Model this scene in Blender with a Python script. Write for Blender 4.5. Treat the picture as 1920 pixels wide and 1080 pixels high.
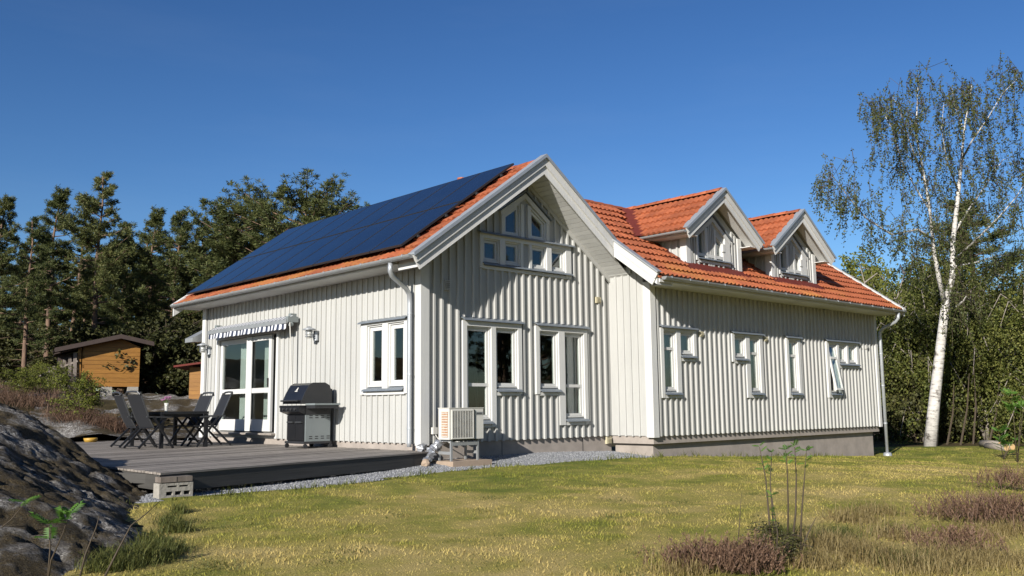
import bpy, math, random
import numpy as np
from mathutils import Vector, Matrix
from mathutils.geometry import tessellate_polygon

random.seed(7); np.random.seed(7)
for o in list(bpy.data.objects): bpy.data.objects.remove(o)
scene = bpy.context.scene
COL = scene.collection

# ------------------------------------------------------------------ camera
CX, CY, CZ = -9.9614, -13.0408, 0.6174
YAW, PITCH, ROLL, FPX = 0.8190, 0.1299, -0.0108, 1713.09
F = Vector((math.cos(YAW)*math.cos(PITCH), math.sin(YAW)*math.cos(PITCH), math.sin(PITCH)))
R0 = F.cross(Vector((0, 0, 1))).normalized(); U0 = R0.cross(F)
RV = R0*math.cos(ROLL) + U0*math.sin(ROLL); UV = U0*math.cos(ROLL) - R0*math.sin(ROLL)
cd = bpy.data.cameras.new('camera'); cam = bpy.data.objects.new('camera', cd); COL.objects.link(cam)
cam.matrix_world = Matrix(((RV.x, UV.x, -F.x, CX), (RV.y, UV.y, -F.y, CY), (RV.z, UV.z, -F.z, CZ), (0, 0, 0, 1)))
cd.sensor_fit = 'HORIZONTAL'; cd.sensor_width = 36; cd.lens = 36*FPX/1920; cd.clip_start = .1; cd.clip_end = 3000
scene.camera = cam
CAM = Vector((CX, CY, CZ))

# ------------------------------------------------------------------ sky, sun, exposure
SUN = Vector((-1.692, -.635, .775)).normalized()
EL = math.asin(SUN.z); AZ = math.atan2(SUN.x, SUN.y)
world = bpy.data.worlds.new('World'); scene.world = world; world.use_nodes = True
wn = world.node_tree; bg = wn.nodes['Background']
sky = wn.nodes.new('ShaderNodeTexSky'); sky.sky_type = 'NISHITA'; sky.sun_disc = False
sky.sun_elevation = EL; sky.sun_rotation = AZ; sky.altitude = 0; sky.air_density = 1.0; sky.dust_density = 0.35; sky.ozone_density = 4.0
hs = wn.nodes.new('ShaderNodeHueSaturation'); hs.inputs['Saturation'].default_value = 1.13; hs.inputs['Hue'].default_value = .504
hs.inputs['Value'].default_value = .85; gm_ = wn.nodes.new('ShaderNodeGamma'); gm_.inputs[1].default_value = 1.22; wn.links.new(sky.outputs[0], hs.inputs['Color']); wn.links.new(hs.outputs[0], gm_.inputs[0])
tcw = wn.nodes.new('ShaderNodeTexCoord'); mpw = wn.nodes.new('ShaderNodeMapping'); mpw.inputs['Scale'].default_value = (1.2, 2.2, 9.0); mpw.inputs['Rotation'].default_value = (.05, .12, .4)
nzw = wn.nodes.new('ShaderNodeTexNoise'); nzw.inputs['Scale'].default_value = 1.6; nzw.inputs['Detail'].default_value = 6; nzw.inputs['Roughness'].default_value = .6
rpw = wn.nodes.new('ShaderNodeMapRange'); rpw.inputs[1].default_value = .48; rpw.inputs[2].default_value = .80; rpw.inputs[4].default_value = .025
mxw = wn.nodes.new('ShaderNodeMix'); mxw.data_type = 'RGBA'; mxw.inputs[7].default_value = (7.5, 8.6, 9.8, 1)
wn.links.new(tcw.outputs['Generated'], mpw.inputs[0]); wn.links.new(mpw.outputs[0], nzw.inputs['Vector']); wn.links.new(nzw.outputs[0], rpw.inputs[0]); wn.links.new(rpw.outputs[0], mxw.inputs[0])
wn.links.new(gm_.outputs[0], mxw.inputs[6]); wn.links.new(mxw.outputs[2], bg.inputs[0]); bg.inputs[1].default_value = 0.054
sd = bpy.data.lights.new('sun', 'SUN'); sd.energy = 5.0; sd.angle = math.radians(.53); sd.color = (1, .955, .885)
sun = bpy.data.objects.new('sun', sd); COL.objects.link(sun); sun.rotation_euler = SUN.to_track_quat('Z', 'Y').to_euler()
sun.location = (-20, -10, 20)
scene.view_settings.view_transform = 'Standard'; scene.view_settings.look = 'None'
scene.view_settings.exposure = .75; scene.view_settings.gamma = 1
scene.render.engine = 'CYCLES'
scene.cycles.max_bounces = 6; scene.cycles.diffuse_bounces = 2; scene.cycles.transparent_max_bounces = 12

# ------------------------------------------------------------------ material helpers
def newmat(name):
    m = bpy.data.materials.new(name); m.use_nodes = True
    nt = m.node_tree; b = nt.nodes['Principled BSDF']
    return m, nt, b
def noise(nt, scale, detail=4, rough=.55, vec=None, dist=0):
    n = nt.nodes.new('ShaderNodeTexNoise'); n.inputs['Scale'].default_value = scale; n.inputs['Detail'].default_value = detail
    n.inputs['Roughness'].default_value = rough; n.inputs['Distortion'].default_value = dist
    if vec: nt.links.new(vec, n.inputs['Vector'])
    return n
def ramp(nt, fac, stops):
    r = nt.nodes.new('ShaderNodeValToRGB'); el = r.color_ramp.elements
    el[0].position, el[0].color = stops[0][0], (*stops[0][1], 1)
    el[1].position, el[1].color = stops[-1][0], (*stops[-1][1], 1)
    for p, c in stops[1:-1]:
        e = el.new(p); e.color = (*c, 1)
    nt.links.new(fac, r.inputs[0]); return r
def mixc(nt, fac, a, b, mode='MIX'):
    m = nt.nodes.new('ShaderNodeMix'); m.data_type = 'RGBA'; m.blend_type = mode
    for s, v in ((m.inputs[0], fac), (m.inputs[6], a), (m.inputs[7], b)):
        if hasattr(v, 'is_output'): nt.links.new(v, s)
        elif isinstance(v, (int, float)): s.default_value = v
        else: s.default_value = (*v, 1)
    return m.outputs[2]
def mth(nt, op, a, b=None, clamp=False):
    m = nt.nodes.new('ShaderNodeMath'); m.operation = op; m.use_clamp = clamp
    for s, v in ((m.inputs[0], a), (m.inputs[1], b)):
        if v is None: continue
        if hasattr(v, 'is_output'): nt.links.new(v, s)
        else: s.default_value = v
    return m.outputs[0]
def pos(nt, scale=(1, 1, 1)):
    g = nt.nodes.new('ShaderNodeNewGeometry'); v = nt.nodes.new('ShaderNodeVectorMath'); v.operation = 'MULTIPLY'
    nt.links.new(g.outputs['Position'], v.inputs[0]); v.inputs[1].default_value = scale
    return v.outputs[0]
def objrand(nt):
    return nt.nodes.new('ShaderNodeObjectInfo').outputs['Random']
def bump(nt, b, h, strength=.3, dist=.01):
    n = nt.nodes.new('ShaderNodeBump'); n.inputs['Strength'].default_value = strength; n.inputs['Distance'].default_value = dist
    nt.links.new(h, n.inputs['Height']); nt.links.new(n.outputs[0], b.inputs['Normal'])
def simple(name, c1, c2=None, scale=8, rough=.6, metal=0, bs=0, stretch=(1, 1, 1), vary=0, detail=5, spec=.5):
    m, nt, b = newmat(name); b.inputs['Roughness'].default_value = rough; b.inputs['Metallic'].default_value = metal
    b.inputs['Specular IOR Level'].default_value = spec
    c2 = c2 or tuple(x*.85 for x in c1)
    n = noise(nt, scale, detail, .6, pos(nt, stretch))
    c = ramp(nt, n.outputs[0], [(.3, c1), (.7, c2)]).outputs[0]
    if vary:
        k = mth(nt, 'ADD', mth(nt, 'MULTIPLY', objrand(nt), vary), 1-vary/2)
        cmb = nt.nodes.new('ShaderNodeCombineColor')
        for i in range(3): nt.links.new(k, cmb.inputs[i])
        c = mixc(nt, 1.0, c, cmb.outputs[0], 'MULTIPLY')
    nt.links.new(c, b.inputs['Base Color'])
    if bs: bump(nt, b, n.outputs[0], bs, .01)
    return m

M = {}
def siding_mat(name, c, dirt):
    m, nt, b = newmat(name); b.inputs['Roughness'].default_value = .62
    n1 = noise(nt, 1.2, 4, .6, pos(nt, (1, 1, .35))); n2 = noise(nt, 40, 4, .6, pos(nt, (1, 1, .06)))
    f = mth(nt, 'ADD', mth(nt, 'MULTIPLY', n1.outputs[0], .6), mth(nt, 'MULTIPLY', n2.outputs[0], .4))
    cc = ramp(nt, f, [(.32, dirt), (.58, c)])
    k = mth(nt, 'ADD', mth(nt, 'MULTIPLY', objrand(nt), .13), .935)
    cmb = nt.nodes.new('ShaderNodeCombineColor')
    for i in range(3): nt.links.new(k, cmb.inputs[i])
    nt.links.new(mixc(nt, 1.0, cc.outputs[0], cmb.outputs[0], 'MULTIPLY'), b.inputs['Base Color'])
    bump(nt, b, n2.outputs[0], .25, .004)
    return m
M['siding'] = siding_mat('siding_paint', (.374, .371, .350), (.328, .325, .306))
M['trim'] = siding_mat('white_trim_paint', (.5072, .5037, .4819), (.442, .4384, .4203))
M['barge'] = siding_mat('weathered_white_paint', (.5507, .5435, .5217), (.4348, .4276, .4094))
M['metal'] = simple('galvanised_steel', (.3826, .4, .4174), (.3304, .3478, .3652), 3, .42, .45)
M['gutter'] = simple('grey_gutter_steel', (.2898, .2971, .2971), (.2391, .2463, .2463), 3, .42, .35)
M['flash'] = simple('grey_flashing', (.1811, .2029, .2246), (.145, .1667, .1884), 4, .45, .3)
M['redflash'] = simple('dark_red_flashing', (.13, .026, .018), (.10, .020, .015), 4, .7, spec=.2)
M['concrete'] = simple('concrete', (.31, .27, .235), (.225, .195, .17), 3.5, .85, bs=.3, detail=9)
M['slabc'] = simple('brown_concrete', (.3189, .2391, .1739), (.2463, .1884, .1377), 5, .9, bs=.4, detail=9)
M['dark'] = simple('black_enamel', (.0087, .0094, .0109), (.013, .013, .0145), 5, .28)
M['blackm'] = simple('black_plastic', (.0159, .0167, .0181), (.0217, .0217, .0232), 5, .5)
M['graym'] = simple('grey_sheet_metal', (.1884, .2102, .2102), (.1667, .1884, .1884), 2, .5, .2)
M['alu'] = simple('dark_grey_aluminium', (.0159, .0167, .0189), (.013, .0137, .0152), 6, .42, .3)
M['alul'] = simple('grey_aluminium_edge', (.0724, .0746, .0768), (.058, .0594, .0616), 6, .35, .5)
M['textile'] = simple('black_textilene', (.0065, .0072, .0094), (.0094, .0102, .0123), 60, .7)
M['white'] = simple('white_plastic', (.5217, .5072, .4637), (.4637, .4493, .4058), 3, .5)
M['cream'] = simple('cream_vent_plastic', (.4493, .4058, .2754), (.3913, .3478, .2319), 6, .6)
M['rust'] = simple('rusty_fin', (.2609, .1087, .0435), (.3985, .3043, .2174), 14, .8)
M['foil'] = simple('crinkled_foil', (.3985, .4058, .4203), (.3043, .3116, .3261), 9, .32, .7, bs=1.0, detail=3)
M['navy'] = simple('navy_awning_fabric', (.0145, .0217, .0471), (.0181, .0261, .0543), 20, .8)
M['wfab'] = simple('white_awning_fabric', (.5363, .5435, .558), (.4928, .5, .5145), 20, .8)
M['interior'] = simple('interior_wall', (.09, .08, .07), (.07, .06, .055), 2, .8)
M['curtain'] = simple('pale_curtain', (.3985, .4203, .3985), (.3333, .355, .3406), 3, .8)
M['log'] = simple('ochre_log', (.27, .125, .018), (.20, .085, .012), 3, .6, stretch=(1, 1, 6), vary=.25)
M['brownroof'] = simple('brown_roof_board', (.0435, .0261, .0203), (.0326, .0203, .0159), 6, .7)
M['oldwood'] = simple('weathered_board', (.1739, .145, .1232), (.1015, .0833, .0689), 5, .85, stretch=(2, 2, .3), vary=.4, bs=.4)
M['block'] = simple('aerated_concrete', (.3043, .2826, .2463), (.2174, .2029, .1739), 25, .95, bs=.8)
M['yellow'] = simple('yellow_plastic', (.3985, .2391, .0363), (.3478, .2029, .029), 6, .5)
M['pink'] = simple('pink_petal', (.4493, .1594, .3478), (.5435, .3043, .4493), 60, .6)
M['vase'] = simple('vase_glass', (.4493, .4493, .4203), (.3985, .3985, .3623), 20, .15)
M['stem'] = simple('green_stem', (.058, .1015, .0217), (.0435, .0724, .0217), 20, .6)
M['twig'] = simple('brown_twig', (.060, .042, .024), (.038, .028, .016), 20, .8)
M['cut'] = simple('fresh_cut_wood', (.4493, .3043, .145), (.3768, .2391, .1087), 12, .7)
M['logbark'] = simple('grey_bark', (.2609, .2246, .1884), (.1594, .1377, .1123), 12, .9, bs=.5)

def deck_mat():
    m, nt, b = newmat('weathered_decking'); b.inputs['Roughness'].default_value = .72
    tc = nt.nodes.new('ShaderNodeTexCoord'); mp = nt.nodes.new('ShaderNodeVectorMath'); mp.operation = 'MULTIPLY'
    rt = nt.nodes.new('ShaderNodeVectorRotate'); rt.rotation_type = 'Z_AXIS'; rt.inputs['Angle'].default_value = -.278
    g = nt.nodes.new('ShaderNodeNewGeometry'); nt.links.new(g.outputs['Position'], rt.inputs['Vector'])
    nt.links.new(rt.outputs[0], mp.inputs[0]); mp.inputs[1].default_value = (1.2, 22, 22)
    n = noise(nt, 1.6, 8, .65, mp.outputs[0]); n2 = noise(nt, .7, 5, .6, pos(nt))
    c = ramp(nt, n.outputs[0], [(.25, (.085, .072, .060)), (.45, (.19, .165, .14)), (.62, (.27, .24, .21)), (.8, (.38, .345, .305))]).outputs[0]
    c = mixc(nt, mth(nt, 'MULTIPLY', ramp(nt, n2.outputs[0], [(.5, (0, 0, 0)), (.68, (1, 1, 1))]).outputs[0], .45), c, (.0942, .0797, .0689))
    k = mth(nt, 'ADD', mth(nt, 'MULTIPLY', objrand(nt), .4), .8)
    cmb = nt.nodes.new('ShaderNodeCombineColor')
    for i in range(3): nt.links.new(k, cmb.inputs[i])
    nt.links.new(mixc(nt, 1.0, c, cmb.outputs[0], 'MULTIPLY'), b.inputs['Base Color']); bump(nt, b, n.outputs[0], .4, .004)
    return m
M['deck'] = deck_mat()
M['fascia'] = simple('dark_stained_board', (.0616, .058, .0522), (.0363, .0341, .0304), 2.5, .7, stretch=(.4, .4, 8), bs=.3, detail=8)

def tile_mat():
    m, nt, b = newmat('terracotta_tile'); b.inputs['Roughness'].default_value = .62
    n = noise(nt, 9, 6, .65, pos(nt)); n2 = noise(nt, .9, 4, .6, pos(nt)); n3 = noise(nt, 30, 3, .6, pos(nt))
    c = ramp(nt, n.outputs[0], [(.3, (.215, .056, .022)), (.55, (.285, .080, .031)), (.75, (.34, .110, .044))]).outputs[0]
    k = mth(nt, 'ADD', mth(nt, 'MULTIPLY', objrand(nt), .42), .78)
    cmb = nt.nodes.new('ShaderNodeCombineColor')
    for i in range(3): nt.links.new(k, cmb.inputs[i])
    c = mixc(nt, 1.0, c, cmb.outputs[0], 'MULTIPLY')
    # lichen grows in patches on the low courses of the front slope
    g = nt.nodes.new('ShaderNodeNewGeometry'); sx = nt.nodes.new('ShaderNodeSeparateXYZ'); nt.links.new(g.outputs['Position'], sx.inputs[0])
    low = nt.nodes.new('ShaderNodeMapRange'); low.inputs[1].default_value = 3.75; low.inputs[2].default_value = 3.35; nt.links.new(sx.outputs[2], low.inputs[0])
    lf = mth(nt, 'MULTIPLY', mth(nt, 'MULTIPLY', ramp(nt, n2.outputs[0], [(.48, (0, 0, 0)), (.62, (1, 1, 1))]).outputs[0], low.outputs[0]), ramp(nt, n3.outputs[0], [(.35, (.2, .2, .2)), (.6, (1, 1, 1))]).outputs[0])
    c = mixc(nt, mth(nt, 'MULTIPLY', lf, .75), c, (.3623, .1739, .0363))
    nt.links.new(c, b.inputs['Base Color']); bump(nt, b, n3.outputs[0], .25, .004)
    return m
M['tile'] = tile_mat()

def panel_mat():
    m, nt, b = newmat('solar_glass')
    n = noise(nt, 2, 3, .5, pos(nt))
    nt.links.new(ramp(nt, n.outputs[0], [(.3, (.0043, .0072, .0189)), (.7, (.0065, .0109, .0246))]).outputs[0], b.inputs['Base Color'])
    b.inputs['Roughness'].default_value = .13; b.inputs['IOR'].default_value = 1.5
    return m
M['panel'] = panel_mat()

def glass_mat(name='window_glass', ior=1.75):
    m = bpy.data.materials.new(name); m.use_nodes = True; nt = m.node_tree; nt.nodes.clear()
    out = nt.nodes.new('ShaderNodeOutputMaterial'); mx = nt.nodes.new('ShaderNodeMixShader'); fr = nt.nodes.new('ShaderNodeFresnel'); fr.inputs['IOR'].default_value = ior
    t = nt.nodes.new('ShaderNodeBsdfTransparent'); t.inputs[0].default_value = (.86, .9, .88, 1)
    gb_ = nt.nodes.new('ShaderNodeNewGeometry'); mr = nt.nodes.new('ShaderNodeMapRange'); mr.inputs[3].default_value = ior; mr.inputs[4].default_value = 1/ior
    nt.links.new(gb_.outputs['Backfacing'], mr.inputs[0]); nt.links.new(mr.outputs[0], fr.inputs['IOR'])   # both faces of the pane reflect alike
    gl = nt.nodes.new('ShaderNodeBsdfGlossy'); gl.inputs['Roughness'].default_value = .01
    n = noise(nt, 1.3, 2, .5, pos(nt)); bp = nt.nodes.new('ShaderNodeBump'); bp.inputs['Strength'].default_value = .06; bp.inputs['Distance'].default_value = .02
    nt.links.new(n.outputs[0], bp.inputs['Height']); nt.links.new(bp.outputs[0], gl.inputs['Normal'])
    nt.links.new(fr.outputs[0], mx.inputs[0]); nt.links.new(t.outputs[0], mx.inputs[1]); nt.links.new(gl.outputs[0], mx.inputs[2]); nt.links.new(mx.outputs[0], out.inputs[0])
    return m
M['glass'] = glass_mat()

def leaf_mat(name, stops, trans=.35, rough=.6):
    m = bpy.data.materials.new(name); m.use_nodes = True; nt = m.node_tree; nt.nodes.clear()
    out = nt.nodes.new('ShaderNodeOutputMaterial'); g = nt.nodes.new('ShaderNodeNewGeometry')
    n = noise(nt, .8, 3, .5, pos(nt))
    f = mth(nt, 'ADD', mth(nt, 'MULTIPLY', g.outputs['Random Per Island'], .65), mth(nt, 'MULTIPLY', n.outputs[0], .35))
    f = mth(nt, 'ADD', mth(nt, 'MULTIPLY', objrand(nt), .24), mth(nt, 'SUBTRACT', f, .12))
    c = ramp(nt, f, stops).outputs[0]
    d = nt.nodes.new('ShaderNodeBsdfPrincipled'); d.inputs['Roughness'].default_value = rough; d.inputs['Specular IOR Level'].default_value = .25; nt.links.new(c, d.inputs['Base Color'])
    t = nt.nodes.new('ShaderNodeBsdfTranslucent'); nt.links.new(c, t.inputs[0])
    mx = nt.nodes.new('ShaderNodeMixShader'); mx.inputs[0].default_value = trans
    nt.links.new(d.outputs[0], mx.inputs[1]); nt.links.new(t.outputs[0], mx.inputs[2]); nt.links.new(mx.outputs[0], out.inputs[0])
    return m
M['needle'] = leaf_mat('pine_needles', [(.15, (.0369, .0504, .016)), (.5, (.0765, .0906, .0271)), (.8, (.119, .1229, .0382)), (1, (.153, .139, .0493))], .2)
M['bleaf'] = leaf_mat('birch_leaves', [(.1, (.0391, .0517, .0151)), (.5, (.073, .0883, .0243)), (.85, (.1043, .1065, .0318)), (1, (.1304, .1096, .0405))], .3)
M['bush'] = leaf_mat('spring_foliage', [(.1, (.0442, .0588, .0113)), (.45, (.0988, .1117, .0237)), (.8, (.1664, .1646, .0424)), (1, (.2392, .2292, .0791))], .3)
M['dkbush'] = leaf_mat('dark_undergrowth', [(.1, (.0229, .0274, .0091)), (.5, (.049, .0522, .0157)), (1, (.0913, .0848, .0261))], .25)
M['brightbush'] = leaf_mat('yellow_green_leaves', [(.1, (.0724, .0906, .0145)), (.5, (.1377, .1558, .0254)), (1, (.2391, .2319, .0435))], .35)
M['rowan'] = leaf_mat('rowan_leaves', [(.1, (.0507, .1232, .0181)), (.6, (.087, .1811, .029)), (1, (.145, .2319, .0435))], .35, .45)
M['heather'] = leaf_mat('heather_sprigs', [(.1, (.0652, .0398, .0261)), (.5, (.1304, .0761, .0507)), (.8, (.1884, .1159, .0724)), (1, (.145, .1232, .0435))], .15)
M['drygrass'] = leaf_mat('dry_grass', [(.1, (.145, .105, .0363)), (.5, (.2463, .1884, .0797)), (1, (.3333, .2681, .1304))], .3)
M['tuft'] = leaf_mat('green_grass_tuft', [(.1, (.055, .068, .018)), (.6, (.115, .125, .032)), (1, (.23, .20, .065))], .3)

def pine_bark():
    m, nt, b = newmat('pine_bark'); b.inputs['Roughness'].default_value = .9
    n = noise(nt, 6, 6, .65, pos(nt, (1, 1, .35)))
    nt.links.new(ramp(nt, n.outputs[0], [(.3, (.0724, .0471, .0326)), (.55, (.1522, .0942, .0616)), (.75, (.2174, .1304, .0797))]).outputs[0], b.inputs['Base Color'])
    bump(nt, b, n.outputs[0], .8, .03); return m
M['pinebark'] = pine_bark()
def birch_bark():
    m, nt, b = newmat('birch_bark'); b.inputs['Roughness'].default_value = .7
    n = noise(nt, 5, 5, .7, pos(nt, (.7, .7, 3.2))); n2 = noise(nt, 1.6, 4, .65, pos(nt, (1.2, 1.2, 1)))
    g = nt.nodes.new('ShaderNodeNewGeometry'); sx = nt.nodes.new('ShaderNodeSeparateXYZ'); nt.links.new(g.outputs['Position'], sx.inputs[0])
    c = ramp(nt, n.outputs[0], [(.33, (.0363, .0304, .0261)), (.42, (.3623, .3406, .3116)), (.62, (.5072, .4855, .4493))]).outputs[0]
    c = mixc(nt, ramp(nt, n2.outputs[0], [(.56, (0, 0, 0)), (.64, (1, 1, 1))]).outputs[0], c, (.0724, .0616, .0507))
    nt.links.new(c, b.inputs['Base Color']); bump(nt, b, n.outputs[0], .4, .01); return m
M['birchbark'] = birch_bark()

def lawn_color(nt):
    p = pos(nt); p2 = pos(nt, (1.0, 1.6, 1))
    n1 = noise(nt, .42, 5, .62, p2, .6); n2 = noise(nt, 1.7, 5, .65, p); n3 = noise(nt, 55, 3, .6, p)
    f = mth(nt, 'ADD', mth(nt, 'ADD', mth(nt, 'MULTIPLY', n1.outputs[0], .58), mth(nt, 'MULTIPLY', n2.outputs[0], .34)), mth(nt, 'MULTIPLY', n3.outputs[0], .12))
    # greener along the house, drier out on the open lawn
    g = nt.nodes.new('ShaderNodeNewGeometry'); sx = nt.nodes.new('ShaderNodeSeparateXYZ'); nt.links.new(g.outputs['Position'], sx.inputs[0])
    mr = nt.nodes.new('ShaderNodeMapRange'); mr.inputs[1].default_value = -5.2; mr.inputs[2].default_value = -1.6; mr.inputs[3].default_value = .0; mr.inputs[4].default_value = -.10
    nt.links.new(sx.outputs[1], mr.inputs[0])
    f = mth(nt, 'ADD', f, mr.outputs[0])
    return ramp(nt, f, [(.35, (.125, .150, .026)), (.44, (.225, .220, .045)), (.51, (.335, .280, .080)), (.60, (.43, .335, .125)), (.74, (.50, .385, .165))]).outputs[0], n3
def lawn_mat():
    m, nt, b = newmat('lawn'); b.inputs['Roughness'].default_value = .95; b.inputs['Specular IOR Level'].default_value = .1
    c, n3 = lawn_color(nt); nt.links.new(mixc(nt, .25, c, (.0724, .0652, .0217)), b.inputs['Base Color']); bump(nt, b, n3.outputs[0], .9, .03); return m
M['lawn'] = lawn_mat()
def blade_mat():
    m = bpy.data.materials.new('grass_blades'); m.use_nodes = True; nt = m.node_tree; nt.nodes.clear()
    out = nt.nodes.new('ShaderNodeOutputMaterial'); c, _ = lawn_color(nt); g = nt.nodes.new('ShaderNodeNewGeometry')
    k = mth(nt, 'ADD', mth(nt, 'MULTIPLY', g.outputs['Random Per Island'], .75), .72); cmb = nt.nodes.new('ShaderNodeCombineColor')
    for i in range(3): nt.links.new(k, cmb.inputs[i])
    c = mixc(nt, 1.0, c, cmb.outputs[0], 'MULTIPLY')
    d = nt.nodes.new('ShaderNodeBsdfDiffuse'); t = nt.nodes.new('ShaderNodeBsdfTranslucent'); nt.links.new(c, d.inputs[0]); nt.links.new(c, t.inputs[0])
    mx = nt.nodes.new('ShaderNodeMixShader'); mx.inputs[0].default_value = .35
    nt.links.new(d.outputs[0], mx.inputs[1]); nt.links.new(t.outputs[0], mx.inputs[2]); nt.links.new(mx.outputs[0], out.inputs[0]); return m
M['blade'] = blade_mat()
def floor_mat():
    m, nt, b = newmat('forest_floor'); b.inputs['Roughness'].default_value = .95; b.inputs['Specular IOR Level'].default_value = .1
    n = noise(nt, 1.1, 7, .65, pos(nt)); n2 = noise(nt, 14, 5, .65, pos(nt))
    f = mth(nt, 'ADD', mth(nt, 'MULTIPLY', n.outputs[0], .65), mth(nt, 'MULTIPLY', n2.outputs[0], .35))
    nt.links.new(ramp(nt, f, [(.36, (.0254, .0217, .0102)), (.5, (.0616, .0471, .0217)), (.62, (.1087, .087, .0363)), (.72, (.0724, .0797, .0217))]).outputs[0], b.inputs['Base Color'])
    bump(nt, b, f, 1, .08); return m
M['floor'] = floor_mat()
def rock_mat():
    m, nt, b = newmat('lichen_granite'); b.inputs['Roughness'].default_value = .92; b.inputs['Specular IOR Level'].default_value = .2
    r = nt.nodes.new('ShaderNodeVectorRotate'); r.rotation_type = 'Z_AXIS'; r.inputs['Angle'].default_value = .6
    g = nt.nodes.new('ShaderNodeNewGeometry'); nt.links.new(g.outputs['Position'], r.inputs['Vector'])
    mp = nt.nodes.new('ShaderNodeVectorMath'); mp.operation = 'MULTIPLY'; nt.links.new(r.outputs[0], mp.inputs[0]); mp.inputs[1].default_value = (1.0, 1.5, 1.3)
    n1 = noise(nt, 1.1, 6, .62, mp.outputs[0], .5); n2 = noise(nt, 9, 8, .72, mp.outputs[0], .4); n3 = noise(nt, 34, 6, .72, mp.outputs[0], .2); n4 = noise(nt, 90, 3, .6, pos(nt))
    c = ramp(nt, n2.outputs[0], [(.36, (.0652, .0574, .0504)), (.5, (.1304, .12, .1096)), (.64, (.2087, .1957, .1826))]).outputs[0]
    # crusts of pale lichen, darker specks in the pores, brown moss in cushions
    lich = mth(nt, 'MULTIPLY', ramp(nt, n3.outputs[0], [(.50, (0, 0, 0)), (.57, (1, 1, 1))]).outputs[0], ramp(nt, n2.outputs[0], [(.42, (.15, .15, .15)), (.56, (1, 1, 1))]).outputs[0])
    c = mixc(nt, lich, c, (.5391, .5217, .487))
    c = mixc(nt, ramp(nt, n3.outputs[0], [(.36, (1, 1, 1)), (.43, (0, 0, 0))]).outputs[0], c, (.0261, .0226, .0191))
    sm = mth(nt, 'ADD', mth(nt, 'ADD', mth(nt, 'MULTIPLY', n1.outputs[0], .6), mth(nt, 'MULTIPLY', n2.outputs[0], .25)), mth(nt, 'MULTIPLY', n3.outputs[0], .15))
    moss = ramp(nt, sm, [(.465, (0, 0, 0)), (.51, (1, 1, 1))]).outputs[0]
    mc = ramp(nt, n4.outputs[0], [(.3, (.0157, .0113, .0052)), (.55, (.0522, .0365, .0148)), (.75, (.113, .087, .0304))]).outputs[0]
    nt.links.new(mixc(nt, mth(nt, 'MULTIPLY', moss, .92), c, mc), b.inputs['Base Color'])
    h = mth(nt, 'ADD', mth(nt, 'MULTIPLY', n3.outputs[0], .6), mth(nt, 'MULTIPLY', n2.outputs[0], .6))
    bump(nt, b, h, 1, .07); return m
M['rock'] = rock_mat()
M['gravel'] = simple('grey_gravel', (.2609, .2681, .279), (.145, .1485, .1558), 45, .9, bs=1)
def stone_mat():
    m, nt, b = newmat('gravel_stone'); b.inputs['Roughness'].default_value = .85
    g = nt.nodes.new('ShaderNodeNewGeometry')
    nt.links.new(ramp(nt, g.outputs['Random Per Island'], [(0, (.087, .0913, .1)), (.5, (.1826, .187, .1957)), (1, (.36, .36, .36))]).outputs[0], b.inputs['Base Color']); return m
M['stone'] = stone_mat()

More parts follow.
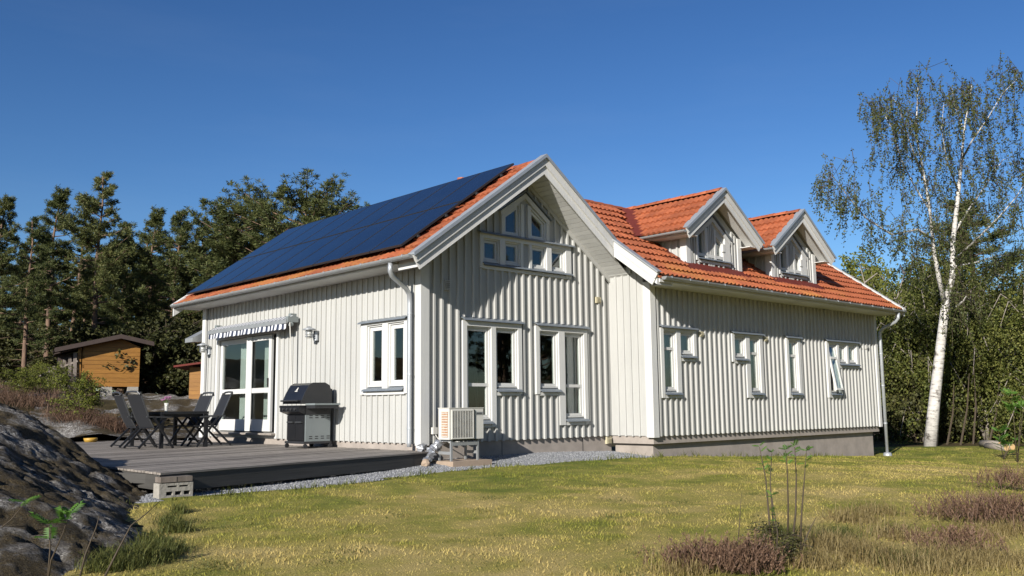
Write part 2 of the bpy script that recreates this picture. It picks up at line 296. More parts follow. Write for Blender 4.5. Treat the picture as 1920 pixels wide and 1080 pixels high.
# ------------------------------------------------------------------ object helpers
def tag(o, label=None, cat=None, group=None, kind=None):
    if label: o['label'] = label
    if cat: o['category'] = cat
    if group: o['group'] = group
    if kind: o['kind'] = kind
    return o
def empty(name, loc=(0, 0, 0)):
    o = bpy.data.objects.new(name, None); o.empty_display_size = .2; o.location = loc; COL.objects.link(o); return o
def link(name, me, mat=None, parent=None):
    o = bpy.data.objects.new(name, me); COL.objects.link(o)
    if mat is not None and not me.materials: me.materials.append(M[mat] if isinstance(mat, str) else mat)
    if parent is not None:
        o.parent = parent
        # parts are built in the coordinates of the scene; their root may stand elsewhere
        l = Vector((0, 0, 0)); p = parent
        while p is not None and p.type == 'EMPTY': l += p.location; p = p.parent
        o.matrix_parent_inverse = Matrix.Translation(-l)
    return o
class MB:
    def __init__(s): s.v = []; s.f = []
    def add(s, vs, fs):
        k = len(s.v); s.v += [tuple(x) for x in vs]; s.f += [tuple(i+k for i in f) for f in fs]; return s
    def hexa(s, p):
        return s.add(p, [(3, 2, 1, 0), (4, 5, 6, 7), (0, 1, 5, 4), (1, 2, 6, 5), (2, 3, 7, 6), (3, 0, 4, 7)])
    def box(s, x0, x1, y0, y1, z0, z1):
        return s.hexa([(x0, y0, z0), (x1, y0, z0), (x1, y1, z0), (x0, y1, z0), (x0, y0, z1), (x1, y0, z1), (x1, y1, z1), (x0, y1, z1)])
    def bar(s, a, b, w, h, up=(0, 0, 1)):
        a, b = Vector(a), Vector(b); d = (b-a).normalized(); up = Vector(up)
        if abs(d.dot(up)) > .98: up = Vector((0, 1, 0))
        r = d.cross(up).normalized()*w/2; u = r.cross(d).normalized()*h/2
        return s.hexa([a-r-u, a+r-u, a+r+u, a-r+u, b-r-u, b+r-u, b+r+u, b-r+u])
    def tube(s, pts, rad, n=8, cap=True):
        pts = [Vector(p) for p in pts]; rad = rad if hasattr(rad, '__len__') else [rad]*len(pts)
        k = len(s.v); prev = None
        for i, p in enumerate(pts):
            d = (pts[min(i+1, len(pts)-1)]-pts[max(i-1, 0)]).normalized()
            if prev is None:
                x = d.cross(Vector((0, 0, 1)));
                if x.length < .1: x = d.cross(Vector((1, 0, 0)))
                x.normalize()
            else: x = (prev-d*prev.dot(d)).normalized()
            prev = x; y = d.cross(x)
            for j in range(n):
                a = 2*math.pi*j/n; s.v.append(tuple(p+(x*math.cos(a)+y*math.sin(a))*rad[i]))
        for i in range(len(pts)-1):
            for j in range(n):
                s.f.append((k+i*n+j, k+i*n+(j+1) % n, k+(i+1)*n+(j+1) % n, k+(i+1)*n+j))
        if cap:
            s.f.append(tuple(k+j for j in range(n))[::-1]); s.f.append(tuple(k+(len(pts)-1)*n+j for j in range(n)))
        return s
    def lathe(s, prof, c=(0, 0, 0), n=16):
        k = len(s.v)
        for r, z in prof:
            for j in range(n):
                a = 2*math.pi*j/n; s.v.append((c[0]+r*math.cos(a), c[1]+r*math.sin(a), c[2]+z))
        for i in range(len(prof)-1):
            for j in range(n): s.f.append((k+i*n+j, k+i*n+(j+1) % n, k+(i+1)*n+(j+1) % n, k+(i+1)*n+j))
        s.f.append(tuple(k+j for j in range(n))[::-1]); s.f.append(tuple(k+(len(prof)-1)*n+j for j in range(n))); return s
    def prism(s, poly, fn, n0, n1):
        """poly of (u,v); fn(u,v,n) -> xyz"""
        m = len(poly); vs = [fn(u, v, n0) for u, v in poly]+[fn(u, v, n1) for u, v in poly]
        return s.add(vs, [tuple(range(m))[::-1], tuple(range(m, 2*m))]+[(i, (i+1) % m, m+(i+1) % m, m+i) for i in range(m)])
    def mesh(s, name, smooth=False, fix=True):
        me = bpy.data.meshes.new(name); me.from_pydata(s.v, [], s.f); me.update()
        if fix:
            import bmesh
            bm = bmesh.new(); bm.from_mesh(me); bmesh.ops.recalc_face_normals(bm, faces=bm.faces); bm.to_mesh(me); bm.free()
        if smooth: me.polygons.foreach_set('use_smooth', [True]*len(me.polygons))
        return me
    def build(s, name, mat, parent=None, smooth=False): return link(name, s.mesh(name, smooth), mat, parent)
def np_mesh(name, V, n):
    """V: (k*n,3) loose faces of n corners each"""
    V = np.asarray(V, dtype=np.float32).reshape(-1, 3); k = len(V)//n
    me = bpy.data.meshes.new(name); me.vertices.add(len(V)); me.vertices.foreach_set('co', V.ravel())
    me.loops.add(len(V)); me.loops.foreach_set('vertex_index', np.arange(len(V), dtype=np.int32))
    me.polygons.add(k); me.polygons.foreach_set('loop_start', np.arange(0, len(V), n, dtype=np.int32)); me.polygons.foreach_set('loop_total', np.full(k, n, dtype=np.int32))
    me.update(calc_edges=True); return me
def copy_tree(o, parent=None):
    c = o.copy(); COL.objects.link(c)
    if parent is not None: c.parent = parent
    for ch in [x for x in bpy.data.objects if x.parent == o]: copy_tree(ch, c)
    return c
def at_depth(px, py, d):
    return CAM + (F + RV*((px-960)/FPX) - UV*((py-540)/FPX))*d

# ------------------------------------------------------------------ ground and terrain
from mathutils import noise as mnoise
def sstep(a, b, x):
    t = min(1, max(0, (x-a)/(b-a))); return t*t*(3-2*t)
def fbm(x, y, s, o=4, z=0.0):
    return mnoise.fractal(Vector((x*s, y*s, z)), 1.0, 2.0, o)
def g(x, y):
    z = -.42 - .042*max(0, -(y+1.5)) - .043*min(10, max(0, x-5))
    if y < -16: z = max(z, -1.1)
    z = max(z, -1.12)
    t = sstep(9.5, 19, y)*sstep(17, 6, x)
    z += 1.5*t + .9*sstep(19, 45, y)*sstep(20, 6, x)
    z += 1.15*sstep(-5.7, -9.5, x)*sstep(-3, 4, y)
    z += .55*sstep(1, -6, x)*sstep(11, 17, y)
    far = sstep(22, 40, math.hypot(x, y)); z += far*.35*fbm(x, y, .08, 3)
    return z
def hit(px, py):
    """where the line of sight through a point of the photograph meets the ground"""
    d = F + RV*((px-960)/FPX) - UV*((py-540)/FPX); t = 3.0
    for _ in range(4000):
        p = CAM + d*t
        if p.z < g(p.x, p.y): return p
        t += .02 if t < 40 else .2
    return p
def grid_mesh(name, xs, ys, zf, keep=None):
    nx, ny = len(xs), len(ys); vs = [(x, y, zf(x, y)) for y in ys for x in xs]; fs = []
    for j in range(ny-1):
        for i in range(nx-1):
            if keep is None or keep(xs[i], ys[j], xs[i+1], ys[j+1]):
                fs.append((j*nx+i, j*nx+i+1, (j+1)*nx+i+1, (j+1)*nx+i))
    me = bpy.data.meshes.new(name); me.from_pydata(vs, [], fs); me.update()
    me.polygons.foreach_set('use_smooth', [True]*len(me.polygons)); return me
def axis(lo, a, b, hi, fine, n=22):
    out = [a - (a-lo)*((i/n)**2.2) for i in range(n, 0, -1)]
    out += list(np.arange(a, b, fine)); out += [b + (hi-b)*((i/n)**2.2) for i in range(0, n+1)]
    return [float(x) for x in out]
tag(link('ground', grid_mesh('ground', axis(-900, -16, 34, 900, .7), axis(-900, -18, 48, 900, .7), lambda x, y: g(x, y)-.03), 'floor'), kind='structure')

EDGE = [(-6.2, -2.3), (-5.49, -2.12), (-3.6, -2.0), (-1.27, -1.55), (.7, -1.06), (3.1, -1.15), (5.12, -1.26)]
INNER = [(-6.2, -1.7, -.42), (-5.49, -1.5, -.41), (-3.6, -.95, -.40), (-1.27, -.30, -.37), (.7, .05, -.29), (3.1, .05, -.27), (5.12, .05, -.33)]
def edge_y(x):
    if x <= EDGE[0][0]: return EDGE[0][1]
    for (a, b), (c, d) in zip(EDGE, EDGE[1:]):
        if a <= x <= c: return b+(d-b)*(x-a)/(c-a)
    return -1.14 if x < 15.25 else 7
def is_lawn(x, y):
    if y > edge_y(x): return False
    if x < -5.4 and y > -2.3: return False
    # woodland margin on the far side
    if x > 15.2 and y > 5.5-.85*(x-15.2): return False
    if x > 24 or x < -16 or y < -20: return False
    return True
lx = sorted(set([round(v, 3) for v in np.arange(-16, 24.2, .22)]+[15.26])); ly = [float(v) for v in np.arange(-20, 5.6, .22)]
lw = link('lawn', grid_mesh('lawn', lx, ly, lambda x, y: g(x, y)+.012+.02*fbm(x, y, .9, 3), lambda a, b, c, d: is_lawn((a+c)/2, (b+d)/2-.05)), 'lawn'); tag(lw, kind='structure')

# grass of the lawn: separate blades, denser near the photographer's side
def blades(n, rmin, rmax, h0, h1, w, accept, spread=40):
    rng = np.random.default_rng(3); r = rng.uniform(rmin, rmax, n); a = YAW + np.radians(rng.uniform(-spread, spread, n))
    X = CX + r*np.cos(a); Y = CY + r*np.sin(a)
    ok = np.array([accept(x, y) for x, y in zip(X, Y)]); X, Y, r = X[ok], Y[ok], r[ok]; k = len(X)
    Z = np.array([g(x, y)+.01+.02*fbm(x, y, .9, 3) for x, y in zip(X, Y)])
    h = rng.uniform(h0, h1, k)*np.clip(1+2.2*np.array([fbm(x, y, 1.3, 3, 4.4) for x, y in zip(X, Y)]), .55, 1.7); th = rng.uniform(0, 6.283, k); ww = w*(.7+.6*rng.random(k))*(.75+r/22)
    dx, dy = np.cos(th)*ww/2, np.sin(th)*ww/2; lx_, ly_ = rng.normal(0, .45, k)*h, rng.normal(0, .45, k)*h
    V = np.stack([np.stack([X-dx, Y-dy, Z], 1), np.stack([X+dx, Y+dy, Z], 1), np.stack([X+lx_, Y+ly_, Z+h], 1)], 1)
    return V.reshape(-1, 3)
tag(link('grass', np_mesh('grass', blades(230000, 4.5, 33, .010, .028, .0085, is_lawn), 3), 'blade'), 'short patchy lawn grass, green and straw coloured', 'grass', kind='stuff')
# longer fringe along the gravel and the rock
def fringe(x, y): return is_lawn(x, y) and (abs(y-edge_y(x)) < .10 + .05*fbm(x, y, 2) and x < 15.3)
tag(link('grass_fringe', np_mesh('grass_fringe', blades(150000, 10, 26, .04, .10, .012, fringe), 3), 'tuft'), 'longer green grass fringe along the gravel and the house wall', 'grass', kind='stuff')

# gravel strip along the house and deck
gv = MB(); NS = 10; gpts = []
for k in range(len(EDGE)-1):
    for s_ in range(6):
        t = s_/6; e = [EDGE[k][i]+(EDGE[k+1][i]-EDGE[k][i])*t for i in (0, 1)]; n_ = [INNER[k][i]+(INNER[k+1][i]-INNER[k][i])*t for i in (0, 1, 2)]
        gpts.append((e, n_))
gpts.append((list(EDGE[-1]), list(INNER[-1])))
rows = []
for e, n_ in gpts:
    ez = g(e[0], e[1])-.005
    rows.append([(e[0]+(n_[0]-e[0])*q/NS, e[1]+.03+(n_[1]-e[1])*q/NS, ez+(n_[2]-ez)*(q/NS)) for q in range(NS+1)])
gverts = [p for r_ in rows for p in r_]
gv.add(gverts, [(i*(NS+1)+j, (i+1)*(NS+1)+j, (i+1)*(NS+1)+j+1, i*(NS+1)+j+1) for i in range(len(rows)-1) for j in range(NS)])
tag(gv.build('gravel_bed', 'gravel', smooth=True), kind='structure')
st = []; rng = np.random.default_rng(5)
octf = [(0, 2, 4), (2, 1, 4), (1, 3, 4), (3, 0, 4), (2, 0, 5), (1, 2, 5), (3, 1, 5), (0, 3, 5)]
for _ in range(24000):
    i = rng.integers(0, len(rows)-1); u, v = rng.random(), rng.random()*NS; j = int(v); v -= j
    A, B, C_, D_ = (np.array(rows[i][j]), np.array(rows[i+1][j]), np.array(rows[i+1][j+1]), np.array(rows[i][j+1]))
    p = (A*(1-u)+B*u)*(1-v)+(D_*(1-u)+C_*u)*v
    s_ = rng.uniform(.006, .0135); sc = s_*np.array([rng.uniform(.7, 1.3), rng.uniform(.7, 1.3), rng.uniform(.5, .9)]); th = rng.random()*6.28; c_, n_ = math.cos(th), math.sin(th)
    ov = np.array([(1, 0, 0), (-1, 0, 0), (0, 1, 0), (0, -1, 0), (0, 0, 1), (0, 0, -1)], float)*sc
    ov = np.stack([ov[:, 0]*c_-ov[:, 1]*n_, ov[:, 0]*n_+ov[:, 1]*c_, ov[:, 2]], 1)+p+np.array([0, 0, s_*.3])
    st.append(ov[np.array(octf)].reshape(-1, 3))
# islands need shared vertices: weld each stone
stv = np.concatenate(st); me = np_mesh('gravel', stv, 3)
import bmesh
bm = bmesh.new(); bm.from_mesh(me); bmesh.ops.remove_doubles(bm, verts=bm.verts, dist=1e-6); bm.to_mesh(me); bm.free()
tag(link('gravel', me, 'stone'), 'loose grey crushed stone in a strip along the house', 'gravel', kind='stuff')

# whaleback of granite at the near left
def smin(a, b, k=.12):
    h = max(0, min(1, .5+.5*(b-a)/k)); return b+(a-b)*h-k*h*(1-h)
def rock_z(x, y):
    pl = -.20 - .441*(x+5.96) + .304*(y+1.49)
    pl = smin(pl, -.22 - 1.0*(x+5.42), .25); pl = smin(pl, .60 + .05*(y+1), .35)
    if y > 2.5: pl -= (y-2.5)*.22
    n1 = fbm(x, y, .55, 4)*.10 + fbm(x, y, 1.6, 3, 3.1)*.035
    # broken ledges and cracks across the slope, pocked surface
    q = (x*.62 + y*.78)*.9 + fbm(x, y, .7, 4)*1.8; led = q-math.floor(q); n1 += .055*(min(1, led*6)-led)
    c = fbm(x, y, 1.5, 3, 9.2); n1 -= .05*max(0, 1-abs(c)*11)
    n1 += .035*abs(fbm(x, y, 3.8, 4, 7.7)) + .016*fbm(x, y, 11, 3, 2.2)
    n1 += .10*math.exp(-((x+6.75)**2+(y-.9)**2)/.7) + .26*math.exp(-((x+7.0)**2+(y+4.5)**2)/1.8)
    return pl + n1
rx = [float(v) for v in np.arange(-10.5, -4.6, .03)]; ry = [float(v) for v in np.arange(-8, 5, .034)]
tag(link('rock_outcrop', grid_mesh('rock_outcrop', rx, ry, rock_z, lambda a, b, c, d: rock_z(a, b) > g(a, b)-.12 or rock_z(c, d) > g(c, d)-.12), 'rock'), kind='structure')
# bedrock showing through behind the deck and below the log cabin
def bed_z(x, y): return g(x, y) + .38*fbm(x, y, .33, 5, 1.7) + .10*fbm(x, y, 1.6, 3, 5.0) + .07*sstep(-5, 0, x) - .38*sstep(19, 21, y)
bx = [float(v) for v in np.arange(-10, 5.2, .13)]; by = [float(v) for v in np.arange(11.2, 24, .15)]
tag(link('bedrock', grid_mesh('bedrock', bx, by, bed_z, lambda a, b, c, d: bed_z(a, b) > g(a, b)-.08), 'rock'), kind='structure')
# ------------------------------------------------------------------ the house
G, W, D, XR, L1 = 2.5635, 5.13, 1.119, 15.28, 8.87
S = .714; CS = 1/math.sqrt(1+S*S); SN = S*CS
house = empty('house', (7, 2, -.45))
tag(house, 'pale greige timber house with orange tiled roof, two dormers and white trim', 'house')
fl = lambda u, v, n: (-n, u, v)
fg = lambda u, v, n: (u, -n, v)
fr = lambda u, v, n: (u, -D-n, v)
frt = lambda u, v, n: (W-n, u, v)
def rect(u0, u1, v0, v1): return [(u0, v0), (u1, v0), (u1, v1), (u0, v1)]
def wall(name, fn, outer, holes, parent, th=.15, mat='siding'):
    m = MB(); loops = [outer]+holes; flat = [p for l in loops for p in l]
    tri = tessellate_polygon([[Vector((u, v, 0)) for u, v in l] for l in loops])
    k = len(flat); m.add([fn(u, v, 0) for u, v in flat]+[fn(u, v, -th) for u, v in flat], [tuple(t) for t in tri]+[tuple(i+k for i in t)[::-1] for t in tri])
    o = 0
    for l in loops:
        n = len(l)
        m.f += [(o+i, o+(i+1) % n, k+o+(i+1) % n, k+o+i) for i in range(n)]; o += n
    return m.build(name, mat, parent)
def inset(poly, d):
    n = len(poly); a = sum(poly[i][0]*poly[(i+1) % n][1]-poly[(i+1) % n][0]*poly[i][1] for i in range(n)); sgn = 1 if a > 0 else -1; out = []
    for i in range(n):
        p0, p1, p2 = Vector(poly[i-1]), Vector(poly[i]), Vector(poly[(i+1) % n])
        e1, e2 = (p1-p0).normalized(), (p2-p1).normalized(); n1 = Vector((-e1.y, e1.x))*sgn; n2 = Vector((-e2.y, e2.x))*sgn
        b = (n1+n2); b *= d/(1+n1.dot(n2)); out.append((p1.x+b.x, p1.y+b.y))
    return out
def ring(m, poly, a, b, fn, n0, n1):
    A, B = inset(poly, a) if a else poly, inset(poly, b)
    for i in range(len(poly)):
        j = (i+1) % len(poly)
        q = [A[i], A[j], B[j], B[i]]; m.hexa([fn(*p, n0) for p in q]+[fn(*p, n1) for p in q])
def sash_and_pane(fn, poly, parent, transom=None, wide=.05, tilt=0, fr=.03):
    m = MB(); f2 = fn
    if tilt:
        v1 = max(p[1] for p in poly)
        f2 = lambda u, v, n: fn(u, v1-(v1-v)*math.cos(tilt)+n*math.sin(tilt), n*math.cos(tilt)+(v1-v)*math.sin(tilt))
        ring(m, poly, 0, fr, fn, -.06, .022)
    else: ring(m, poly, 0, fr, f2, -.06, .022)
    ring(m, poly, fr+.003, fr+.003+wide, f2, -.055, -.008)
    if transom: m.prism(rect(min(p[0] for p in poly)+.04, max(p[0] for p in poly)-.04, transom-.03, transom+.03), f2, -.05, -.003)
    s = m.build('sash', 'trim', parent)
    MB().prism(inset(poly, fr+wide-.008), f2, -.04, -.028).build('pane', 'glass', parent)
    return s
def window(fn, root, casing, casements, flash=None, sills=(), name='window', **kw):
    """casing boards (u0,u1,v0,v1); casements (polygon, transom, tilt); flash (u0,u1,v); sills (u0,u1,v)"""
    m = MB()
    for b in casing: m.prism(rect(*b) if not isinstance(b, list) else b, fn, .002, .058)
    w = m.build(name, 'trim', root)
    for p, tr, ti in casements: sash_and_pane(fn, p, w, tr, tilt=ti, **kw)
    if flash:
        for u0, u1, v in ([flash] if isinstance(flash, tuple) else flash):
            q = [(0, v+.075), (.11, v+.03), (.125, v+.0), (.112, v+.0), (.10, v+.018), (0, v+.06)]
            mm = MB(); mm.prism([(a, b) for a, b in q], lambda a, b, t: fn(t, b, a), u0-.02, u1+.03); mm.build('flashing', 'flash', w)
    for u0, u1, v in sills:
        q = [(-.03, v+.035), (.10, v-.025), (.115, v-.055), (.10, v-.055), (.088, v-.035), (-.03, v+.02)]
        mm = MB(); mm.prism(q, lambda a, b, t: fn(t, b, a), u0, u1); mm.build('sill', 'flash', w)
        mm = MB().prism(rect(u0+.005, u1-.005, v-.125, v-.062), fn, .002, .05); mm.build('apron', 'trim', w)
    return w
BAT = MB().box(0, 1, 0, 1, 0, 1).mesh('batten'); BAT.materials.append(M['siding'])
BW, BT, BP = .045, .042, .1869
def batten(fn, u, v0, v1, parent):
    a, b = Vector(fn(u-BW/2, v0, 0)), Vector(fn(u+BW/2, v1, .024 if fn in (fl, frt) else BT)); lo = Vector([min(a[i], b[i]) for i in range(3)]); hi = Vector([max(a[i], b[i]) for i in range(3)])
    o = link('batten', BAT, None, parent); o.location = lo; o.scale = hi-lo; return o
def battens(fn, wallo, us, v0, top, cuts):
    for u in us:
        v1 = top(u); segs = [(v0, v1)]
        for c in cuts:
            iv = c(u)
            if iv:
                ns = []
                for a, b in segs:
                    if iv[1] <= a or iv[0] >= b: ns.append((a, b)); continue
                    if iv[0] > a: ns.append((a, iv[0]))
                    if iv[1] < b: ns.append((iv[1], b))
                segs = ns
        for a, b in segs:
            if b-a > .03: batten(fn, u, a-.012 if a == v0 else a, b, wallo)
def rc(u0, u1, v0, v1): return lambda u: (v0, v1) if u0-BW/2 < u < u1+BW/2 else None

# --- gable wall
A1, A2 = rect(1.02, 1.63, .40, 2.14), rect(1.745, 2.33, 1.0, 2.14)
B1, B2 = rect(2.92, 3.475, 1.0, 2.14), rect(3.645, 4.235, .40, 2.14)
C_ = [rect(a, a+.43, 3.40, 3.86) for a in (1.44, 2.005, 2.735, 3.30)]
T1 = [(2.0, 3.985), (2.45, 3.985), (2.45, 4.69), (2.0, 4.40)]; T2 = [(2.72, 3.985), (3.17, 3.985), (3.17, 4.37), (2.72, 4.67)]
gw = wall('wall', fg, [(0, 0), (W, 0), (W, 3.25), (G, 5.3), (0, 3.25)], [A1, A2, B1, B2]+C_+[T1, T2], house)
slope_top = lambda u: 5.25-S*abs(u-G)
battens(fg, gw, [.268+BP*k for k in range(26)], 0, slope_top,
        [rc(.93, 1.72, .24, 2.31), rc(1.72, 2.43, .87, 2.31), rc(2.825, 3.56, .87, 2.31), rc(3.56, 4.335, .24, 2.31), rc(1.36, 3.88, 3.26, 3.97),
         lambda u: (3.9, 4.56-.64*(2.0-u)+.02 if u < 2.0 else 4.98-.66*abs(u-2.585)) if 1.9 < u < 3.3 else None])
window(fg, house, [(.92, 1.02, .25, 2.14), (.92, 2.43, 2.14, 2.235), (1.63, 1.745, .25, 2.14), (2.33, 2.43, .87, 2.14)], [(A1, 1.045, 0), (A2, None, 0)], (.93, 2.43, 2.237), [(1.02, 1.63, .37), (1.745, 2.40, .97)])
window(fg, house, [(2.82, 2.92, .87, 2.14), (2.82, 4.335, 2.14, 2.235), (3.475, 3.645, .25, 2.14), (4.235, 4.335, .25, 2.14)], [(B1, None, 0), (B2, 1.045, 0)], (2.83, 4.335, 2.237), [(2.92, 3.50, .97), (3.645, 4.31, .37)])
cas = [(1.36, 1.44, 3.27, 3.86), (1.36, 3.885, 3.86, 3.945), (1.87, 2.005, 3.36, 3.86), (2.435, 2.50, 3.36, 3.86), (2.67, 2.735, 3.36, 3.86), (3.165, 3.30, 3.36, 3.86), (3.73, 3.885, 3.27, 3.86)]
cas += [[(1.92, 3.965), (2.0, 3.965), (2.0, 4.395), (1.92, 4.345)], [(3.17, 3.965), (3.25, 3.965), (3.25, 4.315), (3.17, 4.365)], (2.45, 2.53, 3.965, 4.66), (2.64, 2.72, 3.965, 4.66),
        [(1.92, 4.35), (2.585, 4.79), (2.585, 4.90), (1.90, 4.45)], [(2.585, 4.79), (3.25, 4.32), (3.27, 4.42), (2.585, 4.90)]]
uw = window(fg, house, cas, [(c, None, 0) for c in C_]+[(T1, None, 0), (T2, None, 0)], (1.35, 3.93, 3.935), [(1.42, 3.90, 3.385)])
for q in ([(1.86, 4.46), (2.585, 4.935), (2.585, 4.965), (1.85, 4.49)], [(2.585, 4.935), (3.31, 4.42), (3.32, 4.45), (2.585, 4.965)]):
    MB().prism(q, fg, 0, .085).build('flashing', 'flash', uw)
# corner boards
cb = MB().box(-.055, .0, -.055, .115, -.035, 3.2).box(0, .135, -.0555, 0, -.035, 3.2); cb.build('corner_board', 'trim', house)
MB().box(W-.056, W, -D-.056, -D+.13, -.03, 3.2).box(W, W+.12, -D-.0555, -D, -.03, 3.2).build('corner_board', 'trim', house)
MB().box(-.055, 0, L1-.12, L1+.055, -.03, 3.2).build('corner_board', 'trim', house)
MB().box(XR-.1, XR+.03, -D-.055, -D, -.03, 3.2).build('corner_board', 'trim', house)
# frieze boards under the gable soffit
for s_ in (-1, 1):
    MB().prism([(G, 5.27), (G, 5.12), (G+s_*2.62, 5.12-S*2.62), (G+s_*2.62, 5.27-S*2.62)], fg, .002, .05).build('frieze_board', 'siding', house)

# --- left wall (terrace side)
LW1, LW2 = rect(.45, .96, 1.03, 2.2), rect(1.13, 1.65, 1.03, 2.2)
DR = rect(5.16, 8.02, .12, 2.3)
lw_ = wall('wall', fl, rect(0, L1, 0, 3.25), [LW1, LW2, DR], house)
battens(fl, lw_, [.225+BP*k for k in range(46)], 0, lambda u: 3.2, [rc(.36, 1.85, .885, 2.30), rc(5.06, 8.12, -.1, 2.42)])
window(fl, house, [(.36, .45, .89, 2.2), (.36, 1.85, 2.2, 2.245), (.96, 1.13, .94, 2.2), (1.65, 1.85, .89, 2.2)], [(LW1, None, 0), (LW2, None, 0)], (.36, 1.85, 2.24), [(.44, 1.74, 1.0)], wide=.075)
# terrace door
dr = MB()
for b in ((5.06, 5.16, .0, 2.3), (8.02, 8.12, .0, 2.3), (5.06, 8.12, 2.3, 2.40)): dr.prism(rect(*b), fl, .002, .058)
door = dr.build('door', 'trim', house)
def leaf(u0, u1, n0, wide, name='door_leaf'):
    m = MB(); v0, v1 = .15, 2.28
    for b in ((u0, u0+wide, v0, v1), (u1-wide, u1, v0, v1), (u0+wide, u1-wide, v0, v0+.26), (u0+wide, u1-wide, v1-.11, v1), (u0+wide, u1-wide, 1.0, 1.11)): m.prism(rect(*b), fl, n0, n0+.055)
    l = m.build(name, 'trim', door)
    for v2, v3 in ((v0+.26, 1.0), (1.11, v1-.11)):
        MB().prism(rect(u0+wide-.005, u1-wide+.005, v2-.005, v3+.005), fl, n0+.02, n0+.034).build('pane', 'glass', door)
    return l
leaf(6.46, 8.0, -.07, .11); leaf(5.36, 6.53, .002, .12)
MB().prism(rect(6.24, 6.50, .15, 2.29), fl, .06, .075).build('door_post', 'trim', door)
MB().prism(rect(5.165, 5.20, .15, 2.28), fl, -.1, .03).build('door_jamb', 'trim', door)
MB().prism(rect(5.45, 5.46, 1.12, 1.32), fl, .06, .10).build('handle', 'blackm', door)
MB().box(-.16, .02, 5.1, 8.1, .075, .115).build('door_step', 'deck', door)
# --- return wall
rw = wall('wall', frt, rect(-D, 0, 0, 3.6), [], house)
battens(frt, rw, [-D+.17+BP*k for k in range(5)], 0, lambda u: 3.42, [])
# --- front wall of the long wing
def w_tall(u): return rect(u, u+.44, .93, 2.2)
def w_small(u, w=.46): return rect(u, u+w, 1.72, 2.2)
R1, R1b, R2, R2b, R3, R4, R4b, R4c = w_tall(5.49), w_small(6.075, .48), w_small(8.13), w_tall(8.75), w_tall(10.50), w_tall(12.50), w_small(13.05, .42), w_small(13.57, .46)
ww = wall('wall', fr, rect(W, XR, 0, 3.3), [R1, R1b, R2, R2b, R3, R4, R4b, R4c], house)
battens(fr, ww, [5.34+BP*k for k in range(53)], 0, lambda u: 3.2,
        [rc(5.385, 6.04, .78, 2.31), rc(6.04, 6.65, 1.6, 2.31), rc(8.03, 8.66, 1.6, 2.31), rc(8.66, 9.31, .78, 2.31), rc(10.395, 11.05, .78, 2.31), rc(12.385, 13.0, .78, 2.31), rc(13.0, 14.15, 1.6, 2.31)])
window(fr, house, [(5.385, 5.49, .78, 2.2), (5.385, 6.65, 2.2, 2.25), (5.93, 6.075, .78, 2.2), (6.555, 6.65, 1.60, 2.2)], [(R1, 1.82, 0), (R1b, None, 0)], (5.40, 6.65, 2.25), [(5.47, 6.04, .90), (6.07, 6.62, 1.69)])
window(fr, house, [(8.03, 8.13, 1.60, 2.2), (8.03, 9.31, 2.2, 2.25), (8.59, 8.75, .78, 2.2), (9.19, 9.31, .78, 2.2)], [(R2, None, 0), (R2b, 1.82, 0)], (8.04, 9.31, 2.25), [(8.11, 8.65, 1.69), (8.72, 9.27, .90)])
window(fr, house, [(10.395, 10.50, .78, 2.2), (10.395, 11.055, 2.2, 2.25), (10.94, 11.055, .78, 2.2)], [(R3, 1.82, 0)], (10.38, 11.07, 2.25), [(10.47, 11.02, .90)])
w4 = window(fr, house, [(12.385, 12.50, .78, 2.2), (12.385, 14.15, 2.2, 2.25), (12.94, 13.05, .78, 2.2), (13.47, 13.57, 1.66, 2.2), (14.03, 14.15, 1.60, 2.2)], [(R4, 1.82, .17), (R4b, None, 0), (R4c, None, 0)], (12.37, 14.15, 2.25), [(12.47, 13.02, .90), (13.02, 14.12, 1.69)])
# hidden walls, inner shell
MB().box(XR-.15, XR, -D+.002, 4.0, 0, 3.3).add([(XR-.01, -D, 3.25), (XR-.01, 4.0, 3.25), (XR-.01, 1.443, 5.35)], [(0, 1, 2)]).build('wall', 'siding', house)
MB().box(W, XR, 3.85, 4.0, 0, 3.3).build('wall', 'siding', house)
MB().box(W-.15, W, 4.0, L1, 0, 3.3).build('wall', 'siding', house)
MB().box(0, W, L1-.15, L1-.002, 0, 3.25).add([(0, L1-.02, 3.25), (W, L1-.02, 3.25), (G, L1-.02, 5.3)], [(0, 1, 2)]).build('wall', 'siding', house)
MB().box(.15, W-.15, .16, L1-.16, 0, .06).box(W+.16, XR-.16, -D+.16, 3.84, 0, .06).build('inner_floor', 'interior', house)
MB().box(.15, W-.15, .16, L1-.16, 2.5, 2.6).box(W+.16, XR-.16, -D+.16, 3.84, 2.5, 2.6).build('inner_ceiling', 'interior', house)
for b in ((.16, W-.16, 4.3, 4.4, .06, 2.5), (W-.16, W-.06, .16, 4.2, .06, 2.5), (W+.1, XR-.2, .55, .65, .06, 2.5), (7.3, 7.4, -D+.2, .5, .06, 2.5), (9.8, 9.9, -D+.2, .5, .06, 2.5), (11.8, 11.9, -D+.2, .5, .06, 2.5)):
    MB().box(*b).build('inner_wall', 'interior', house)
# foundation
MB().box(.035, W, .035, .3, -1.0, -.004).box(.035, .3, .3, L1, -1.0, -.004).build('foundation', 'concrete', house)
MB().box(W+.03, XR-.02, -D+.03, -D+.4, -.164, -.004).box(W+.03, W+.4, -D+.4, .03, -.164, -.004).build('foundation_ledge', 'concrete', house)
MB().box(W+.13, XR-.22, -D+.13, -D+.5, -1.5, -.165).box(W+.13, W+.5, -D+.5, .03, -1.5, -.165).build('foundation', 'concrete', house)
for x in (1.95, 4.22): MB().box(x, x+.012, .03, .04, -.5, -.03).build('foundation_joint', 'blackm', house)

